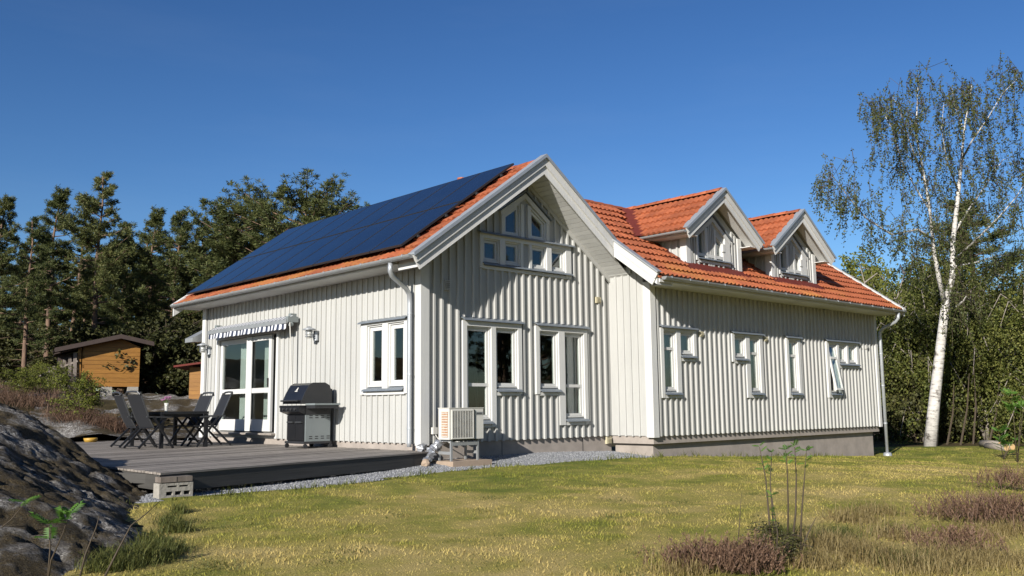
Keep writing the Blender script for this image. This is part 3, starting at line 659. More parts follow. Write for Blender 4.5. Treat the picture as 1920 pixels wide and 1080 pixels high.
# --- roofs
ZR = lambda x, y: 5.44-S*abs(x-G)                       # gable wing
ZF = lambda x, y: 3.244-.10+S*(y+1.819)                 # front slope of the long wing
ZB = lambda x, y: 3.244-.10+S*(1.443+1.819)-S*(y-1.443)
def slab(poly, zf, t0, t1, name, mat, parent):
    m = MB(); k = len(poly); tri = tessellate_polygon([[Vector((x, y, 0)) for x, y in poly]])
    m.add([(x, y, zf(x, y)+t0) for x, y in poly]+[(x, y, zf(x, y)+t1) for x, y in poly], [tuple(t) for t in tri]+[tuple(i+k for i in t) for t in tri]+[(i, (i+1) % k, k+(i+1) % k, k+i) for i in range(k)])
    return m.build(name, mat, parent)
YN, YFAR = -.60, 9.27
gl_poly = [(-.60, YN), (G, YN), (G, YFAR), (-.60, YFAR)]
gr_poly = [(G, YN), (4.62, YN), (G, 1.46)]
gb_poly = [(G, 1.46), (5.75, 4.6), (5.75, YFAR), (G, YFAR)]
fr_poly = [(4.62, -1.78), (15.66, -1.78), (15.66, 1.443), (G, 1.443), (4.62, -.62)]
bk_poly = [(G, 1.443), (15.66, 1.443), (15.66, 4.7), (5.7, 4.7)]
roof_l = slab(gl_poly, ZR, .0, .035, 'roof', 'tile', house)
roof_f = slab(fr_poly, ZF, .0, .035, 'roof', 'tile', house)
slab(gr_poly, ZR, .0, .06, 'roof', 'tile', house); slab(gb_poly, ZR, .0, .06, 'roof', 'tile', house); slab(bk_poly, ZB, 0, .06, 'roof', 'tile', house)
slab([(-.52, YN), (G, YN), (G, -.004), (-.52, -.004)], ZR, -.20, -.003, 'roof_underside', 'barge', house); slab([(4.62, -1.72), (W-.004, -1.72), (W-.004, -.62), (4.62, -.62)], ZF, -.17, -.003, 'roof_underside', 'barge', house)
slab([(-.60, .0), (G, .0), (G, YFAR), (-.60, YFAR)], ZR, -.05, -.003, 'roof_underside', 'barge', house); slab([(W, -1.78), (15.66, -1.78), (15.66, 1.443), (W, 1.443)], ZF, -.05, -.003, 'roof_underside', 'barge', house)
slab(gr_poly, ZR, -.20, -.003, 'roof_underside', 'barge', house)
# soffit boards under the gable overhang, laid across
SB = MB().box(0, 1, 0, 1, 0, 1).mesh('soffit_board'); SB.materials.append(M['barge'])
for s_ in (-1, 1):
    for k in range(30):
        d = .12+k*.1
        if d > 2.6: break
        o = link('soffit_board', SB, None, house)
        x = G+s_*d; z = ZR(x, 0)-.213
        ang = math.atan(S)*(s_)
        o.matrix_parent_inverse = Matrix.Translation(Vector((-7, -2, .45)))
        o.matrix_basis = Matrix.Translation((x, -.585, z)) @ Matrix.Rotation(ang, 4, 'Y') @ Matrix.Diagonal((.112, .585, .011, 1)) @ Matrix.Translation((-.5, 0, 0))
MB().box(W-.058, W-.003, -.66, -.052, 3.43, 3.58).build('frieze_board', 'trim', house)

# tiles: one moulded mesh, laid course by course
def tile_mesh():
    m = MB(); n = 10; w, ln = .30, .40; vs = []
    for j, v in enumerate((0, ln)):
        for i in range(n+1):
            u = w*i/n; h = .040*(.5-.5*math.cos(4*math.pi*u/w+1.2))**.8 + (.055 if j == 0 else .004); vs.append((u, v, h))
    fs = [(i, i+1, n+1+i+1, n+1+i) for i in range(n)]
    b = len(vs)
    for i in range(n+1): u = w*i/n; vs.append((u, .004, vs[i][2]-.05))
    fs += [(b+i, b+i+1, i+1, i) for i in range(n)]
    m.add(vs, fs); me = m.mesh('roof_tile', fix=False); me.materials.append(M['tile']); return me
TILE = tile_mesh(); TV = np.array([v.co for v in TILE.vertices]); TF = [tuple(p.vertices) for p in TILE.polygons]
tiles = []   # (distance, matrix, roof)
def lay(origin, u, v, nrm, nu, nv, keep, roof, exp=.345):
    u, v, nrm = Vector(u), Vector(v), Vector(nrm)
    for j in range(nv):
        for i in range(nu):
            p = Vector(origin)+u*(i*.30)+v*(j*exp); c = p+u*.15+v*.17
            if not keep(c): continue
            jit = random.uniform(-.006, .006)
            m = Matrix(((u.x, v.x, nrm.x, p.x+nrm.x*jit), (u.y, v.y, nrm.y, p.y+nrm.y*jit), (u.z, v.z, nrm.z, p.z+nrm.z*jit), (0, 0, 0, 1))) @ Matrix.Rotation(random.uniform(-.006, .006), 4, 'Z')
            tiles.append(((c-CAM).length, m, roof))
DX = (7.465, 10.93); DH = 1.03
zdorm = lambda x, xc: 5.40-.72*abs(x-xc)
def keep_front(c):
    if c.x + c.y < 3.75 and c.y > -.75: return False
    for xc in DX:
        if abs(c.x-xc) < DH+.02 and c.y > -1.16 and zdorm(c.x, xc) > c.z-.3: return False
        if abs(c.x-xc) < 1.5 and zdorm(c.x, xc) > c.z+.05 and c.y > -.15 and abs(c.x-xc) < 1.35: return False
    return c.x < 15.7 and c.y < 1.42
vF = (0, CS, SN); nF = (0, -SN, CS)
lay((4.63, -1.80, ZF(0, -1.80)+.035), (1, 0, 0), vF, nF, 38, 12, keep_front, roof_f)
vL = (CS, 0, SN); nL = (-SN, 0, CS)
def keep_left(c): return c.x < G-.02 and (c.x < -.28 or c.y < .14 or c.y > 8.75 or c.x > 2.2)
lay((-.635, YFAR, ZR(-.635, 0)+.035), (0, -1, 0), vL, nL, 33, 12, keep_left, roof_l)
# ridge tiles
RT = MB(); n_ = 7
for j, (y, r) in enumerate(((0, .115), (.40, .10))):
    for i in range(n_): a = math.pi*i/(n_-1); RT.v.append((r*math.cos(a), y, r*.8*math.sin(a)))
RT.f += [(i, i+1, n_+i+1, n_+i) for i in range(n_-1)]+[tuple(range(n_))]
RT = RT.mesh('ridge_tile', fix=False); RT.materials.append(M['tile'])
def ridge(p0, d, n, roof):
    d = Vector(d); x = d.cross(Vector((0, 0, 1)))
    for k in range(n):
        p = Vector(p0)+d*(.36*k); o = link('ridge_tile', RT, None, roof)
        o.matrix_basis = Matrix(((x.x, d.x, 0, p.x), (x.y, d.y, 0, p.y), (0, 0, 1, p.z+random.uniform(-.004, .004)), (0, 0, 0, 1)))
ridge((15.6, 1.443, 5.47), (-1, 0, 0), 36, roof_f); ridge((G, -.56, 5.435), (0, 1, 0), 27, roof_l)
MB().lathe([(.07, 0), (.07, .12), (.09, .13), (.09, .17), (.02, .19)], (G+.05, 2.0, 5.45), 12).build('vent_cap', 'tile', house)

# --- bargeboards of the gable
for s_ in (-1, 1):
    tip = -.69 if s_ < 0 else None
    dx1 = G-tip if tip is not None else 4.63-G
    fx = lambda d, z, n: (G+s_*d, -.60-n, z)
    za = 5.56
    def strip(t0, t1, n0, n1, name, mat, cut):
        c0 = t0*SN*CS if cut else 0; c1 = t1*SN*CS if cut else 0   # end cut square to the slope
        MB().prism([(0, za-t0), (dx1-c0, za-S*(dx1-c0)-t0), (dx1-c1, za-S*(dx1-c1)-t1), (0, za-t1)], fx, n0, n1).build(name, mat, house)
    strip(.0, .205, .002, .055, 'bargeboard', 'barge', s_ < 0)
    strip(.205, .375, .002, .022, 'bargeboard', 'barge', s_ < 0)
    strip(-.025, .012, -.08, .098, 'verge_flashing', 'metal', False)
    strip(.012, .045, .088, .098, 'verge_flashing', 'metal', False)
# left verge of the long wing
fy = lambda y, z, n: (4.62-n, y, z); zv = lambda y: 3.262+S*(y+1.819)
for t0, t1, n0, n1, nm, mt in ((0, .19, .002, .05, 'bargeboard', 'trim'), (.19, .36, .002, .035, 'bargeboard', 'trim'), (-.025, .012, -.07, .085, 'verge_flashing', 'metal')):
    y0 = -1.80
    MB().prism([(y0+t0*.49, zv(y0+t0*.49)-t0), (-.64, zv(-.64)-t0), (-.64, zv(-.64)-t1), (y0+t1*.49, zv(y0+t1*.49)-t1)], fy, n0, n1).build(nm, mt, house)
# right verge of the long wing
fy2 = lambda y, z, n: (15.66+n, y, z)
MB().prism([(-1.83, zv(-1.83)), (1.443, zv(1.443)), (1.443, zv(1.443)-.3), (-1.83, zv(-1.83)-.2)], fy2, .002, .05).build('bargeboard', 'trim', house)
MB().prism([(-1.86, zv(-1.86)-.01), (1.443, zv(1.443)-.01), (1.443, zv(1.443)+.03), (-1.86, zv(-1.86)+.03)], fy2, -.09, .08).build('verge_flashing', 'trim', house)
MB().prism([(YFAR, 5.56), (YFAR, 5.2)], lambda a, b, n: (0, 0, 0), 0, 0) if False else None
for s_ in (-1, 1):
    MB().prism([(0, 5.56), (3.22, 5.56-S*3.22), (3.22, 5.56-S*3.22-.3), (0, 5.2)], lambda d, z, n: (G+s_*d, YFAR+n, z), .002, .05).build('bargeboard', 'trim', house)
    if s_ < 0: MB().prism([(0, 5.58), (3.27, 5.58-S*3.27), (3.27, 5.54-S*3.27), (0, 5.54)], lambda d, z, n: (G+s_*d, YFAR+n, z), -.08, .09).build('verge_flashing', 'trim', house)
# eaves: fascia, soffit, gutter
MB().box(-.61, -.585, .0, YFAR, 3.135, 3.22).build('fascia', 'barge', house)
MB().box(-.585, -.003, .0, YFAR, 3.14, 3.165).build('eaves_soffit', 'barge', house)
MB().box(4.66, 15.64, -1.765, -1.74, 3.095, 3.19).build('fascia', 'barge', house)
MB().box(W, 15.64, -1.74, -D-.003, 3.10, 3.125).build('eaves_soffit', 'barge', house)
def gutter(a, b, parent=house, r=.068):
    a, b = Vector(a), Vector(b); d = (b-a).normalized(); x = d.cross(Vector((0, 0, 1))); m = MB(); n = 9; k = 0
    for rr in (r, r-.006):
        for p in (a, b):
            for i in range(n): t = math.pi+math.pi*i/(n-1); q = p+x*(rr*math.cos(t))+Vector((0, 0, rr*math.sin(t))); m.v.append(tuple(q))
    m.f += [(i, i+1, n+i+1, n+i) for i in range(n-1)]+[(2*n+i+1, 2*n+i, 3*n+i, 3*n+i+1) for i in range(n-1)]
    m.f += [(0, n, 3*n, 2*n), (n-1, 2*n-1+0, 4*n-1, 3*n-1)]
    m.f += [tuple(range(n)), tuple(range(n, 2*n))[::-1]]
    o = m.build('gutter', 'gutter', parent)
    if parent is house:
        L = (b-a).length; k = int(L/.62)
        for i in range(k+1):
            p = a+d*(L*(i+.3)/(k+.6)); MB().box(p.x-(.012 if abs(d.y) < .5 else r+.004), p.x+(.012 if abs(d.y) < .5 else -.02), p.y-(r+.004 if abs(d.y) < .5 else .012), p.y+(-.02 if abs(d.y) < .5 else .012), p.z-.03, p.z+.012).build('gutter_bracket', 'metal', o)
    return o
gutter((-.69, YN-.02, 3.232), (-.69, YFAR, 3.232)); gutter((4.70, -1.84, 3.20), (15.68, -1.84, 3.20))
def downpipe(pts, name='downpipe', r=.045):
    o = MB().tube(pts, r, 12).build(name, 'metal', house, smooth=True); return o
d1 = downpipe([(-.67, .02, 3.16), (-.67, .03, 3.02), (-.62, .05, 2.94), (-.22, .17, 2.76), (-.12, .205, 2.66), (-.105, .21, 2.5), (-.105, .21, .02), (-.105, .21, -.06)])
for z in (2.3, 1.2, .25): MB().lathe([(.05, 0), (.05, .035)], (-.105, .21, z), 12).build('pipe_clip', 'metal', d1)
d2 = downpipe([(15.30, -1.83, 3.12), (15.30, -1.82, 2.98), (15.31, -1.74, 2.88), (15.33, -1.36, 2.72), (15.34, -1.26, 2.62), (15.34, -1.245, 2.45), (15.34, -1.245, -.80)])
for z in (2.0, 1.1, .05): MB().lathe([(.05, 0), (.05, .035)], (15.34, -1.245, z), 12).build('pipe_clip', 'metal', d2)
MB().lathe([(.10, 0), (.12, .05), (.10, .13), (.06, .14)], (15.34, -1.25, -.88), 14).build('drain_collar', 'metal', d2, True)

# --- dormers
def dormer(xc):
    Yd, Yb = -1.14, -1.50; fd = lambda u, v, n: (u, Yd-n, v); a, b = xc-DH, xc+DH; q = xc-7.465
    P1 = [(6.82+q, 3.98), (7.11+q, 3.98), (7.11+q, 4.58), (6.82+q, 4.38)]; P2 = [(7.50+q, 3.98), (7.80+q, 3.98), (7.80+q, 4.31), (7.50+q, 4.52)]
    dw = wall('dormer', fd, [(a, 3.55), (b, 3.55), (b, 4.5), (xc, 5.2), (a, 4.5)], [P1, P2], house, .12)
    zt = lambda x: 5.16-.72*abs(x-xc)
    for u in (6.60, 6.70, 7.26, 7.33, 7.40, 8.19, 8.31):
        batten(fd, u+q, 3.6, zt(u+q) if not 7.2 < u < 7.45 else 4.7, dw)
    for k in range(6): batten(fd, 6.86+q+k*.19, 3.6, 3.83, dw)
    m = MB()
    for bx_ in ((6.755, 6.83, 3.83, 4.36), (7.09, 7.20, 3.9, 4.6), (7.45, 7.52, 3.9, 4.6), (7.79, 8.09, 3.83, 4.12), (7.79, 7.88, 4.1, 4.3)): m.prism(rect(bx_[0]+q, bx_[1]+q, bx_[2], bx_[3]), fd, .002, .055)
    for poly in ([(6.74, 4.32), (7.42, 4.78), (7.42, 4.89), (6.73, 4.42)], [(7.42, 4.78), (8.10, 4.30), (8.12, 4.40), (7.42, 4.89)], [(7.88, 4.1), (8.08, 4.1), (8.08, 4.31), (7.88, 4.44)], [(6.83, 3.93), (7.79, 3.93), (7.79, 4.0), (6.83, 4.0)]):
        m.prism([(x+q, z) for x, z in poly], fd, .002, .05)
    m.build('casing', 'trim', dw)
    for p in (P1, P2): sash_and_pane(fd, p, dw, None, wide=.018, fr=.014)
    for poly in ([(6.68, 4.43), (7.42, 4.92), (7.42, 4.95), (6.67, 4.46)], [(7.42, 4.92), (8.16, 4.40), (8.17, 4.43), (7.42, 4.95)]): MB().prism([(x+q, z) for x, z in poly], fd, 0, .085).build('flashing', 'flash', dw)
    sl = [(-.02, 3.94), (.10, 3.885), (.11, 3.86), (.09, 3.865), (-.02, 3.92)]
    MB().prism(sl, lambda n, v, t: fd(t, v, n), 6.80+q, 8.10+q).build('sill', 'flash', dw)
    MB().prism(rect(6.82+q, 8.09+q, 3.79, 3.85), fd, .002, .05).build('apron', 'trim', dw)
    # cheeks
    zm = lambda y: ZF(0, y)+.03
    for x0, x1 in ((a-.001, a+.1), (b-.1, b+.001)):
        MB().add([(x, y, z) for x in (x0, x1) for y, z in ((Yd-.0, zm(Yd)), (Yd, 4.45), (-.05, 4.45), (-.05, zm(-.05)))], [(0, 1, 2, 3), (7, 6, 5, 4), (0, 4, 5, 1), (1, 5, 6, 2), (2, 6, 7, 3), (3, 7, 4, 0)]).build('cheek', 'siding', dw)
    for k in range(4):
        y = Yd+.2+k*BP; o = link('batten', BAT, None, dw); o.location = (a-BT, y, zm(y)); o.scale = (BT, BW, 4.45-zm(y))
    MB().box(a-.05, a+.002, Yd-.052, Yd+.12, 3.6, 4.5).box(a, a+.1, Yd-.053, Yd, 3.6, 4.5).build('corner_board', 'trim', dw)
    MB().box(b-.1, b+.05, Yd-.053, Yd, 3.6, 4.5).build('corner_board', 'trim', dw)
    # roof
    zd = lambda x, y: zdorm(x, xc)
    for s_ in (-1, 1):
        yv = lambda d: (5.40-.72*d-3.144)/S-1.819
        poly = [(xc, Yb+.03), (xc+s_*1.47, Yb+.03), (xc+s_*1.47, yv(1.47)+.06), (xc, yv(0))]
        rf = slab(poly, zd, 0, .03, 'roof', 'tile', dw); slab(poly, zd, -.035, -.003, 'roof_underside', 'barge', dw)
        slab([(xc, Yb+.03), (xc+s_*1.33, Yb+.03), (xc+s_*1.33, Yd-.06), (xc, Yd-.06)], zd, -.15, -.036, 'roof_underside', 'barge', dw)
        if s_ < 0:
            cs = 1/math.sqrt(1+.72**2); sn = .72*cs
            lay((xc-1.49, 1.5, zd(xc-1.49, 0)+.03), (0, -1, 0), (cs, 0, sn), (-sn, 0, cs), 10, 6, lambda c: c.x < xc-.02 and c.y > Yb+.02 and c.z > ZF(0, c.y)+.02, dw, .345)
            # valley flashing lies on the seam of the two slopes
            p0, p1 = Vector((xc-1.56, yv(1.56), zd(xc-1.56, 0)+.06)), Vector((xc-.05, yv(.05), zd(xc-.05, 0)+.07)); sd_ = Vector((-.11, .11, 0)); up = Vector((-.045, -.045, .06))
            MB().add([p0+sd_+up, p0-sd_+up, p1-sd_+up, p1+sd_+up], [(0, 1, 2, 3)]).add([p0+sd_+up*.4, p0-sd_+up*.4, p1-sd_+up*.4, p1+sd_+up*.4], [(0, 1, 2, 3)]).build('valley_flashing', 'redflash', dw)
        fx = lambda d, z, n: (xc+s_*d, Yb-n+.03, z); dx1 = 1.52
        def strip(t0, t1, n0, n1, name, mat, za=5.50):
            c0, c1 = t0*.49, t1*.49
            MB().prism([(0, za-t0), (dx1-c0, za-.72*(dx1-c0)-t0), (dx1-c1, za-.72*(dx1-c1)-t1), (0, za-t1)], fx, n0, n1).build(name, mat, dw)
        strip(0, .17, .002, .05, 'bargeboard', 'barge'); strip(.17, .315, .002, .022, 'bargeboard', 'barge')
        strip(-.022, .012, -.08, .09, 'verge_flashing', 'metal'); strip(.012, .04, .08, .09, 'verge_flashing', 'metal')
        # eaves
        ze = zdorm(xc+1.47, xc); x0, x1 = sorted((xc+s_*1.44, xc+s_*1.41))
        MB().box(x0, x1, Yb+.04, yv(1.5)+.02, ze-.045, ze+.01).build('fascia', 'redflash' if False else 'barge', dw)
        x0, x1 = sorted((xc+s_*1.42, xc+s_*DH)); MB().box(x0, x1, Yb+.04, yv(1.4)-.1, ze-.06, ze-.046).build('eaves_soffit', 'barge', dw)
        g_ = gutter((xc+s_*1.52, Yb+.0, ze+.02), (xc+s_*1.52, yv(1.5)-.02, ze+.02), dw, .05)
    ridge((xc, Yb+.06, 5.45), (0, 1, 0), 8, dw)
    # flashing at the foot of the front and the cheeks
    pz = lambda y, o: ZF(0, y)+o
    MB().add([(a-.18, -1.36, pz(-1.36, .105)), (b+.12, -1.36, pz(-1.36, .105)), (b+.08, Yd-.01, pz(Yd, .14)), (a-.1, Yd-.01, pz(Yd, .14)), (a-.18, -1.36, pz(-1.36, .07)), (b+.12, -1.36, pz(-1.36, .07))], [(0, 1, 2, 3), (4, 5, 1, 0)]).build('apron_flashing', 'redflash', dw)
    MB().add([(a-.17, -1.36, pz(-1.36, .108)), (a-.0, -1.36, pz(-1.36, .108)), (a-.0, -.1, pz(-.1, .108)), (a-.17, -.1, pz(-.1, .108))], [(0, 1, 2, 3)]).build('side_flashing', 'redflash', dw)
    MB().add([(b+.0, -1.36, pz(-1.36, .108)), (b+.17, -1.36, pz(-1.36, .108)), (b+.17, -.1, pz(-.1, .108)), (b+.0, -.1, pz(-.1, .108))], [(0, 1, 2, 3)]).build('side_flashing', 'redflash', dw)
    return dw
for xc in DX: dormer(xc)
# place the tiles: the 300 nearest as pieces, the others joined
tiles.sort(key=lambda t: t[0])
for d, m, rf in tiles[:300]:
    o = link('roof_tile', TILE, None, rf); o.matrix_parent_inverse = Matrix.Identity(4); o.matrix_basis = m
rest = MB()
for d, m, rf in tiles[300:]: rest.add([m @ Vector(v) for v in TV], TF)
tag(link('roof_tiles', rest.mesh('roof_tiles', fix=False), 'tile', house), kind='stuff')

# vents on the walls
def vent(fn, u, v, w, h, mat):
    m = MB().prism(rect(u-w/2, u+w/2, v-h/2, v+h/2), fn, .0, .03)
    ring(m, rect(u-w/2, u+w/2, v-h/2, v+h/2), 0, .018, fn, .03, .055)
    o = m.build('wall_vent', mat, house)
    for k in range(4):
        z = v-h/2+.03+k*(h-.05)/4; MB().prism([(.03, z), (.052, z-.006), (.052, z+.004), (.03, z+.012)], lambda n, b, t: fn(t, b, n+.02), u-w/2+.02, u+w/2-.02).build('louvre', mat, o)
vent(fg, .561, 2.864, .14, .19, 'siding'); vent(fg, 4.729, 2.886, .15, .13, 'cream'); vent(lambda u, v, n: (u, .03-n, v), 5.0, -.10, .15, .15, 'cream')
for u in (6.87, 9.49, 14.69): vent(fr, u, 2.18, .13, .11, 'cream' if u < 12 else 'siding')
# porch canopy at the far corner
pc = MB().add([(-.22, 9.1, 2.43), (-.22, 9.55, 2.43), (.55, 9.55, 2.86), (.55, 9.1, 2.86), (-.22, 9.1, 2.33), (-.22, 9.55, 2.33), (.55, 9.55, 2.36), (.55, 9.1, 2.36)], [(0, 1, 2, 3), (7, 6, 5, 4), (0, 4, 5, 1), (1, 5, 6, 2), (2, 6, 7, 3), (3, 7, 4, 0)])
pc.build('porch_canopy', 'gutter', house)

# curtains hang behind the panes
def curtain(fn, u0, u1, v0, v1, label, n=-.22):
    m = MB(); k = 14; vs = []
    for i in range(k+1):
        u = u0+(u1-u0)*i/k; off = n+.025*math.sin(i*2.1)
        vs += [fn(u, v0, off), fn(u, v1, off), fn(u, v0, off-.006), fn(u, v1, off-.006)]
    m.add(vs, [(4*i, 4*i+4, 4*i+5, 4*i+1) for i in range(k)]+[(4*i+2, 4*i+3, 4*i+7, 4*i+6) for i in range(k)]); tag(m.build('curtain', 'curtain'), label, 'curtain')
curtain(fl, 6.95, 7.35, .2, 2.25, 'pale curtain beside the centre post behind the terrace door glass')
curtain(fl, 5.98, 6.22, .2, 2.25, 'narrow curtain edge behind the open terrace door leaf', -.25)
curtain(fr, 5.83, 6.08, .95, 2.2, 'pale curtain in the tall window nearest the return wall')
curtain(fr, 6.46, 6.75, 1.7, 2.2, 'pale curtain in the small pane left of the wall vent')
curtain(fr, 8.52, 8.80, 1.7, 2.2, 'pale curtain in the small pane of the second window of the long wall')
curtain(fr, 9.06, 9.38, .95, 2.2, 'pale curtain in the tall pane of the second window of the long wall')
curtain(fr, 10.80, 11.12, .95, 2.2, 'pale curtain in the single narrow window of the long wall')
curtain(fr, 13.35, 14.25, 1.7, 2.2, 'pale curtain behind the pair of small panes at the far end')
curtain(fg, 3.98, 4.25, .42, 2.12, 'grey curtain at the right edge of the tall gable window')
# ------------------------------------------------------------------ solar panels
sa = empty('solar_array', (G-1.5, 4.5, 4.6)); tag(sa, 'dark blue solar panels in two rows on the orange tiled slope', 'solar panels')
zp = lambda x: 5.635-S*(G-x)
PW, PL = 1.003, 1.70
pm = MB().box(.012, PW-.012, .012, PL-.012, 0, .035).mesh('panel'); pm.materials.append(M['panel']); pm.materials.append(M['blackm'])
fm = MB(); ring(fm, rect(.010, PW-.010, .010, PL-.010), 0, .016, lambda u, v, n: (u, v, n), -.002, .037); fm = fm.mesh('panel_frame'); fm.materials.append(M['blackm'])
for r_ in range(2):
    for c in range(9):
        x = -.46+r_*(PL+.02)*CS; p = Vector((x, 9.0-c*PW, zp(x)))
        m = Matrix(((0, CS, -SN, p.x), (-1, 0, 0, p.y), (0, SN, CS, p.z), (0, 0, 0, 1)))
        o = link('panel', pm, None, sa); o.matrix_basis = m
        f_ = link('panel_frame', fm, None, o)
for x in (-.1, .55, 1.3, 1.95):
    MB().bar((x, -.06, zp(x)-.03), (x, 9.02, zp(x)-.03), .04, .04).build('mounting_rail', 'blackm', sa)
    for y in np.arange(.1, 9, 1.2): MB().box(x-.03, x+.03, y-.02, y+.02, zp(x)-.13, zp(x)-.04).build('roof_hook', 'blackm', sa)

# ------------------------------------------------------------------ deck
ZD = -.125
deck = empty('deck', (-2.7, 4.5, -.4)); tag(deck, 'weathered grey plank deck along the terrace side of the house', 'deck')
DP = [(-5.38, -1.85), (-.50, -.455), (-.03, -.32), (-.03, 11.6), (-5.15, 11.6)]
def clip(poly, a, b, c):           # keep a*x+b*y<=c
    out = []
    for i in range(len(poly)):
        p, q = poly[i], poly[(i+1) % len(poly)]; dp, dq = a*p[0]+b*p[1]-c, a*q[0]+b*q[1]-c
        if dp <= 0: out.append(p)
        if dp*dq < 0: t = dp/(dp-dq); out.append((p[0]+(q[0]-p[0])*t, p[1]+(q[1]-p[1])*t))
    return out
e1 = Vector((4.88, 1.395)).normalized(); e2 = Vector((-e1.y, e1.x)); o0 = Vector(DP[0])
for k in range(112):
    s0, s1 = k*.122+.004, (k+1)*.122-.006; base = e2.dot(o0)
    pl = clip(clip(DP, -e2.x, -e2.y, -(base+s0)), e2.x, e2.y, base+s1)
    if len(pl) >= 3:
        dz = random.uniform(-.004, .003)
        MB().prism(pl, lambda u, v, n: (u, v, n), ZD-.028, ZD+dz).build('plank', 'deck', deck)
def fascia(a, b, h, name='fascia_board'):
    a, b = Vector((*a, 0)), Vector((*b, 0)); MB().bar(a+Vector((0, 0, ZD-.03-h/2)), b+Vector((0, 0, ZD-.03-h/2)), .028, h).build(name, 'fascia', deck)
off = -e2*.0
fascia(Vector(DP[0])+e2*.03, Vector(DP[1])+e2*.03, .21); fascia(Vector((-5.345, -1.80)), Vector((-5.12, 11.5)), .19)
fascia(Vector(DP[1])+Vector((-.02, .03)), (-.06, -.30), .2)
for t in (.02, .25, .5, .75, .97):
    p = Vector(DP[0])*(1-t)+Vector(DP[1])*t+e2*.14; MB().box(p.x-.05, p.x+.05, p.y-.05, p.y+.05, -.75, ZD-.03).build('post', 'fascia', deck)
for k in range(9):
    p = o0+e1*(.2+k*.58)+e2*.1; MB().bar((p.x, p.y, ZD-.10), (p.x+e2.x*9, p.y+e2.y*9, ZD-.10), .045, .12).build('joist', 'fascia', deck)

# ------------------------------------------------------------------ awning
aw = empty('awning', (0, 6.3, 2.5)); tag(aw, 'rolled-in awning with navy and white striped valance above the terrace door', 'awning')
MB().tube([(-.10, 4.62, 2.58), (-.10, 8.05, 2.58)], .04, 14).build('roller', 'wfab', aw, True)
MB().bar((-.30, 4.26, 2.475), (-.30, 8.03, 2.475), .05, .085).build('front_bar', 'gutter', aw)
N = 42; y0, y1 = 4.30, 7.99
for i in range(N):
    a, b = y0+(y1-y0)*i/N, y0+(y1-y0)*(i+1)/N; mt = 'navy' if i % 2 else 'wfab'
    MB().add([(-.14, a, 2.615), (-.14, b, 2.615), (-.30, b, 2.525), (-.30, a, 2.525), (-.14, a, 2.61), (-.14, b, 2.61), (-.30, b, 2.52), (-.30, a, 2.52)], [(0, 1, 2, 3), (7, 6, 5, 4), (0, 3, 7, 4), (1, 5, 6, 2)]).build('canopy_stripe', mt, aw)
    sag = lambda y: .018*abs(math.sin(math.pi*(y-y0)/(2*(y1-y0)/N)))
    vs = []
    for n in (-.312, -.306):
        for j in range(5):
            y = a+(b-a)*j/4; vs += [(n+.012*math.sin(y*9), y, 2.44), (n-.015+.02*math.sin(y*9), y, 2.325-sag(y))]
    m = MB().add(vs, [(2*j, 2*j+2, 2*j+3, 2*j+1) for j in range(4)]+[(10+2*j, 10+2*j+1, 10+2*j+3, 10+2*j+2) for j in range(4)]); m.build('valance_stripe', mt, aw)
for y in (4.42, 7.95): MB().box(-.16, 0, y-.05, y+.05, 2.50, 2.66).build('wall_bracket', 'graym', aw)
MB().box(-.30, -.05, 4.23, 4.34, 2.46, 2.58).lathe([(.05, 0), (.06, .03), (.05, .08)], (-.2, 4.28, 2.38), 12).build('gear_box', 'graym', aw)
MB().tube([(-.26, 4.22, 2.45), (-.16, 4.24, 1.0)], .011, 8).build('crank_rod', 'white', aw)
for y in (4.7, 7.6): MB().bar((-.05, y, 2.52), (-.29, y-.1, 2.49), .03, .03).build('folding_arm', 'gutter', aw)

# ------------------------------------------------------------------ wall lamps
def lamp(y, z, label):
    r = empty('wall_lamp', (-.03, y, z)); tag(r, label, 'lamp', 'galvanised wall lamps of the terrace')
    MB().lathe([(.06, -.14), (.06, .06)], (-.05, y, z), 12).build('wall_plate', 'metal', r)
    MB().tube([(-.04, y, z-.02), (-.13, y, z-.03), (-.20, y, z+.06)], .018, 8).build('arm', 'metal', r)
    MB().lathe([(.145, 0), (.13, .02), (.05, .05), (.03, .075)], (-.22, y, z+.07), 16).build('shade', 'metal', r, True)
    MB().lathe([(.06, -.10), (.065, -.02), (.06, .07)], (-.22, y, z), 12).build('globe', 'vase', r, True)
    for zz in (-.07, -.02, .03): MB().lathe([(.075, 0), (.085, .006), (.075, .012)], (-.22, y, z+zz), 14).build('guard_ring', 'metal', r)
    for k in range(4):
        a = k*math.pi/2+.4; MB().bar((-.22+.08*math.cos(a), y+.08*math.sin(a), z-.08), (-.22+.08*math.cos(a), y+.08*math.sin(a), z+.07), .01, .01).build('guard_bar', 'metal', r)
lamp(3.50, 2.17, 'galvanised wall lamp between the awning and the terrace window')
lamp(8.50, 2.13, 'galvanised wall lamp at the far corner of the terrace wall')

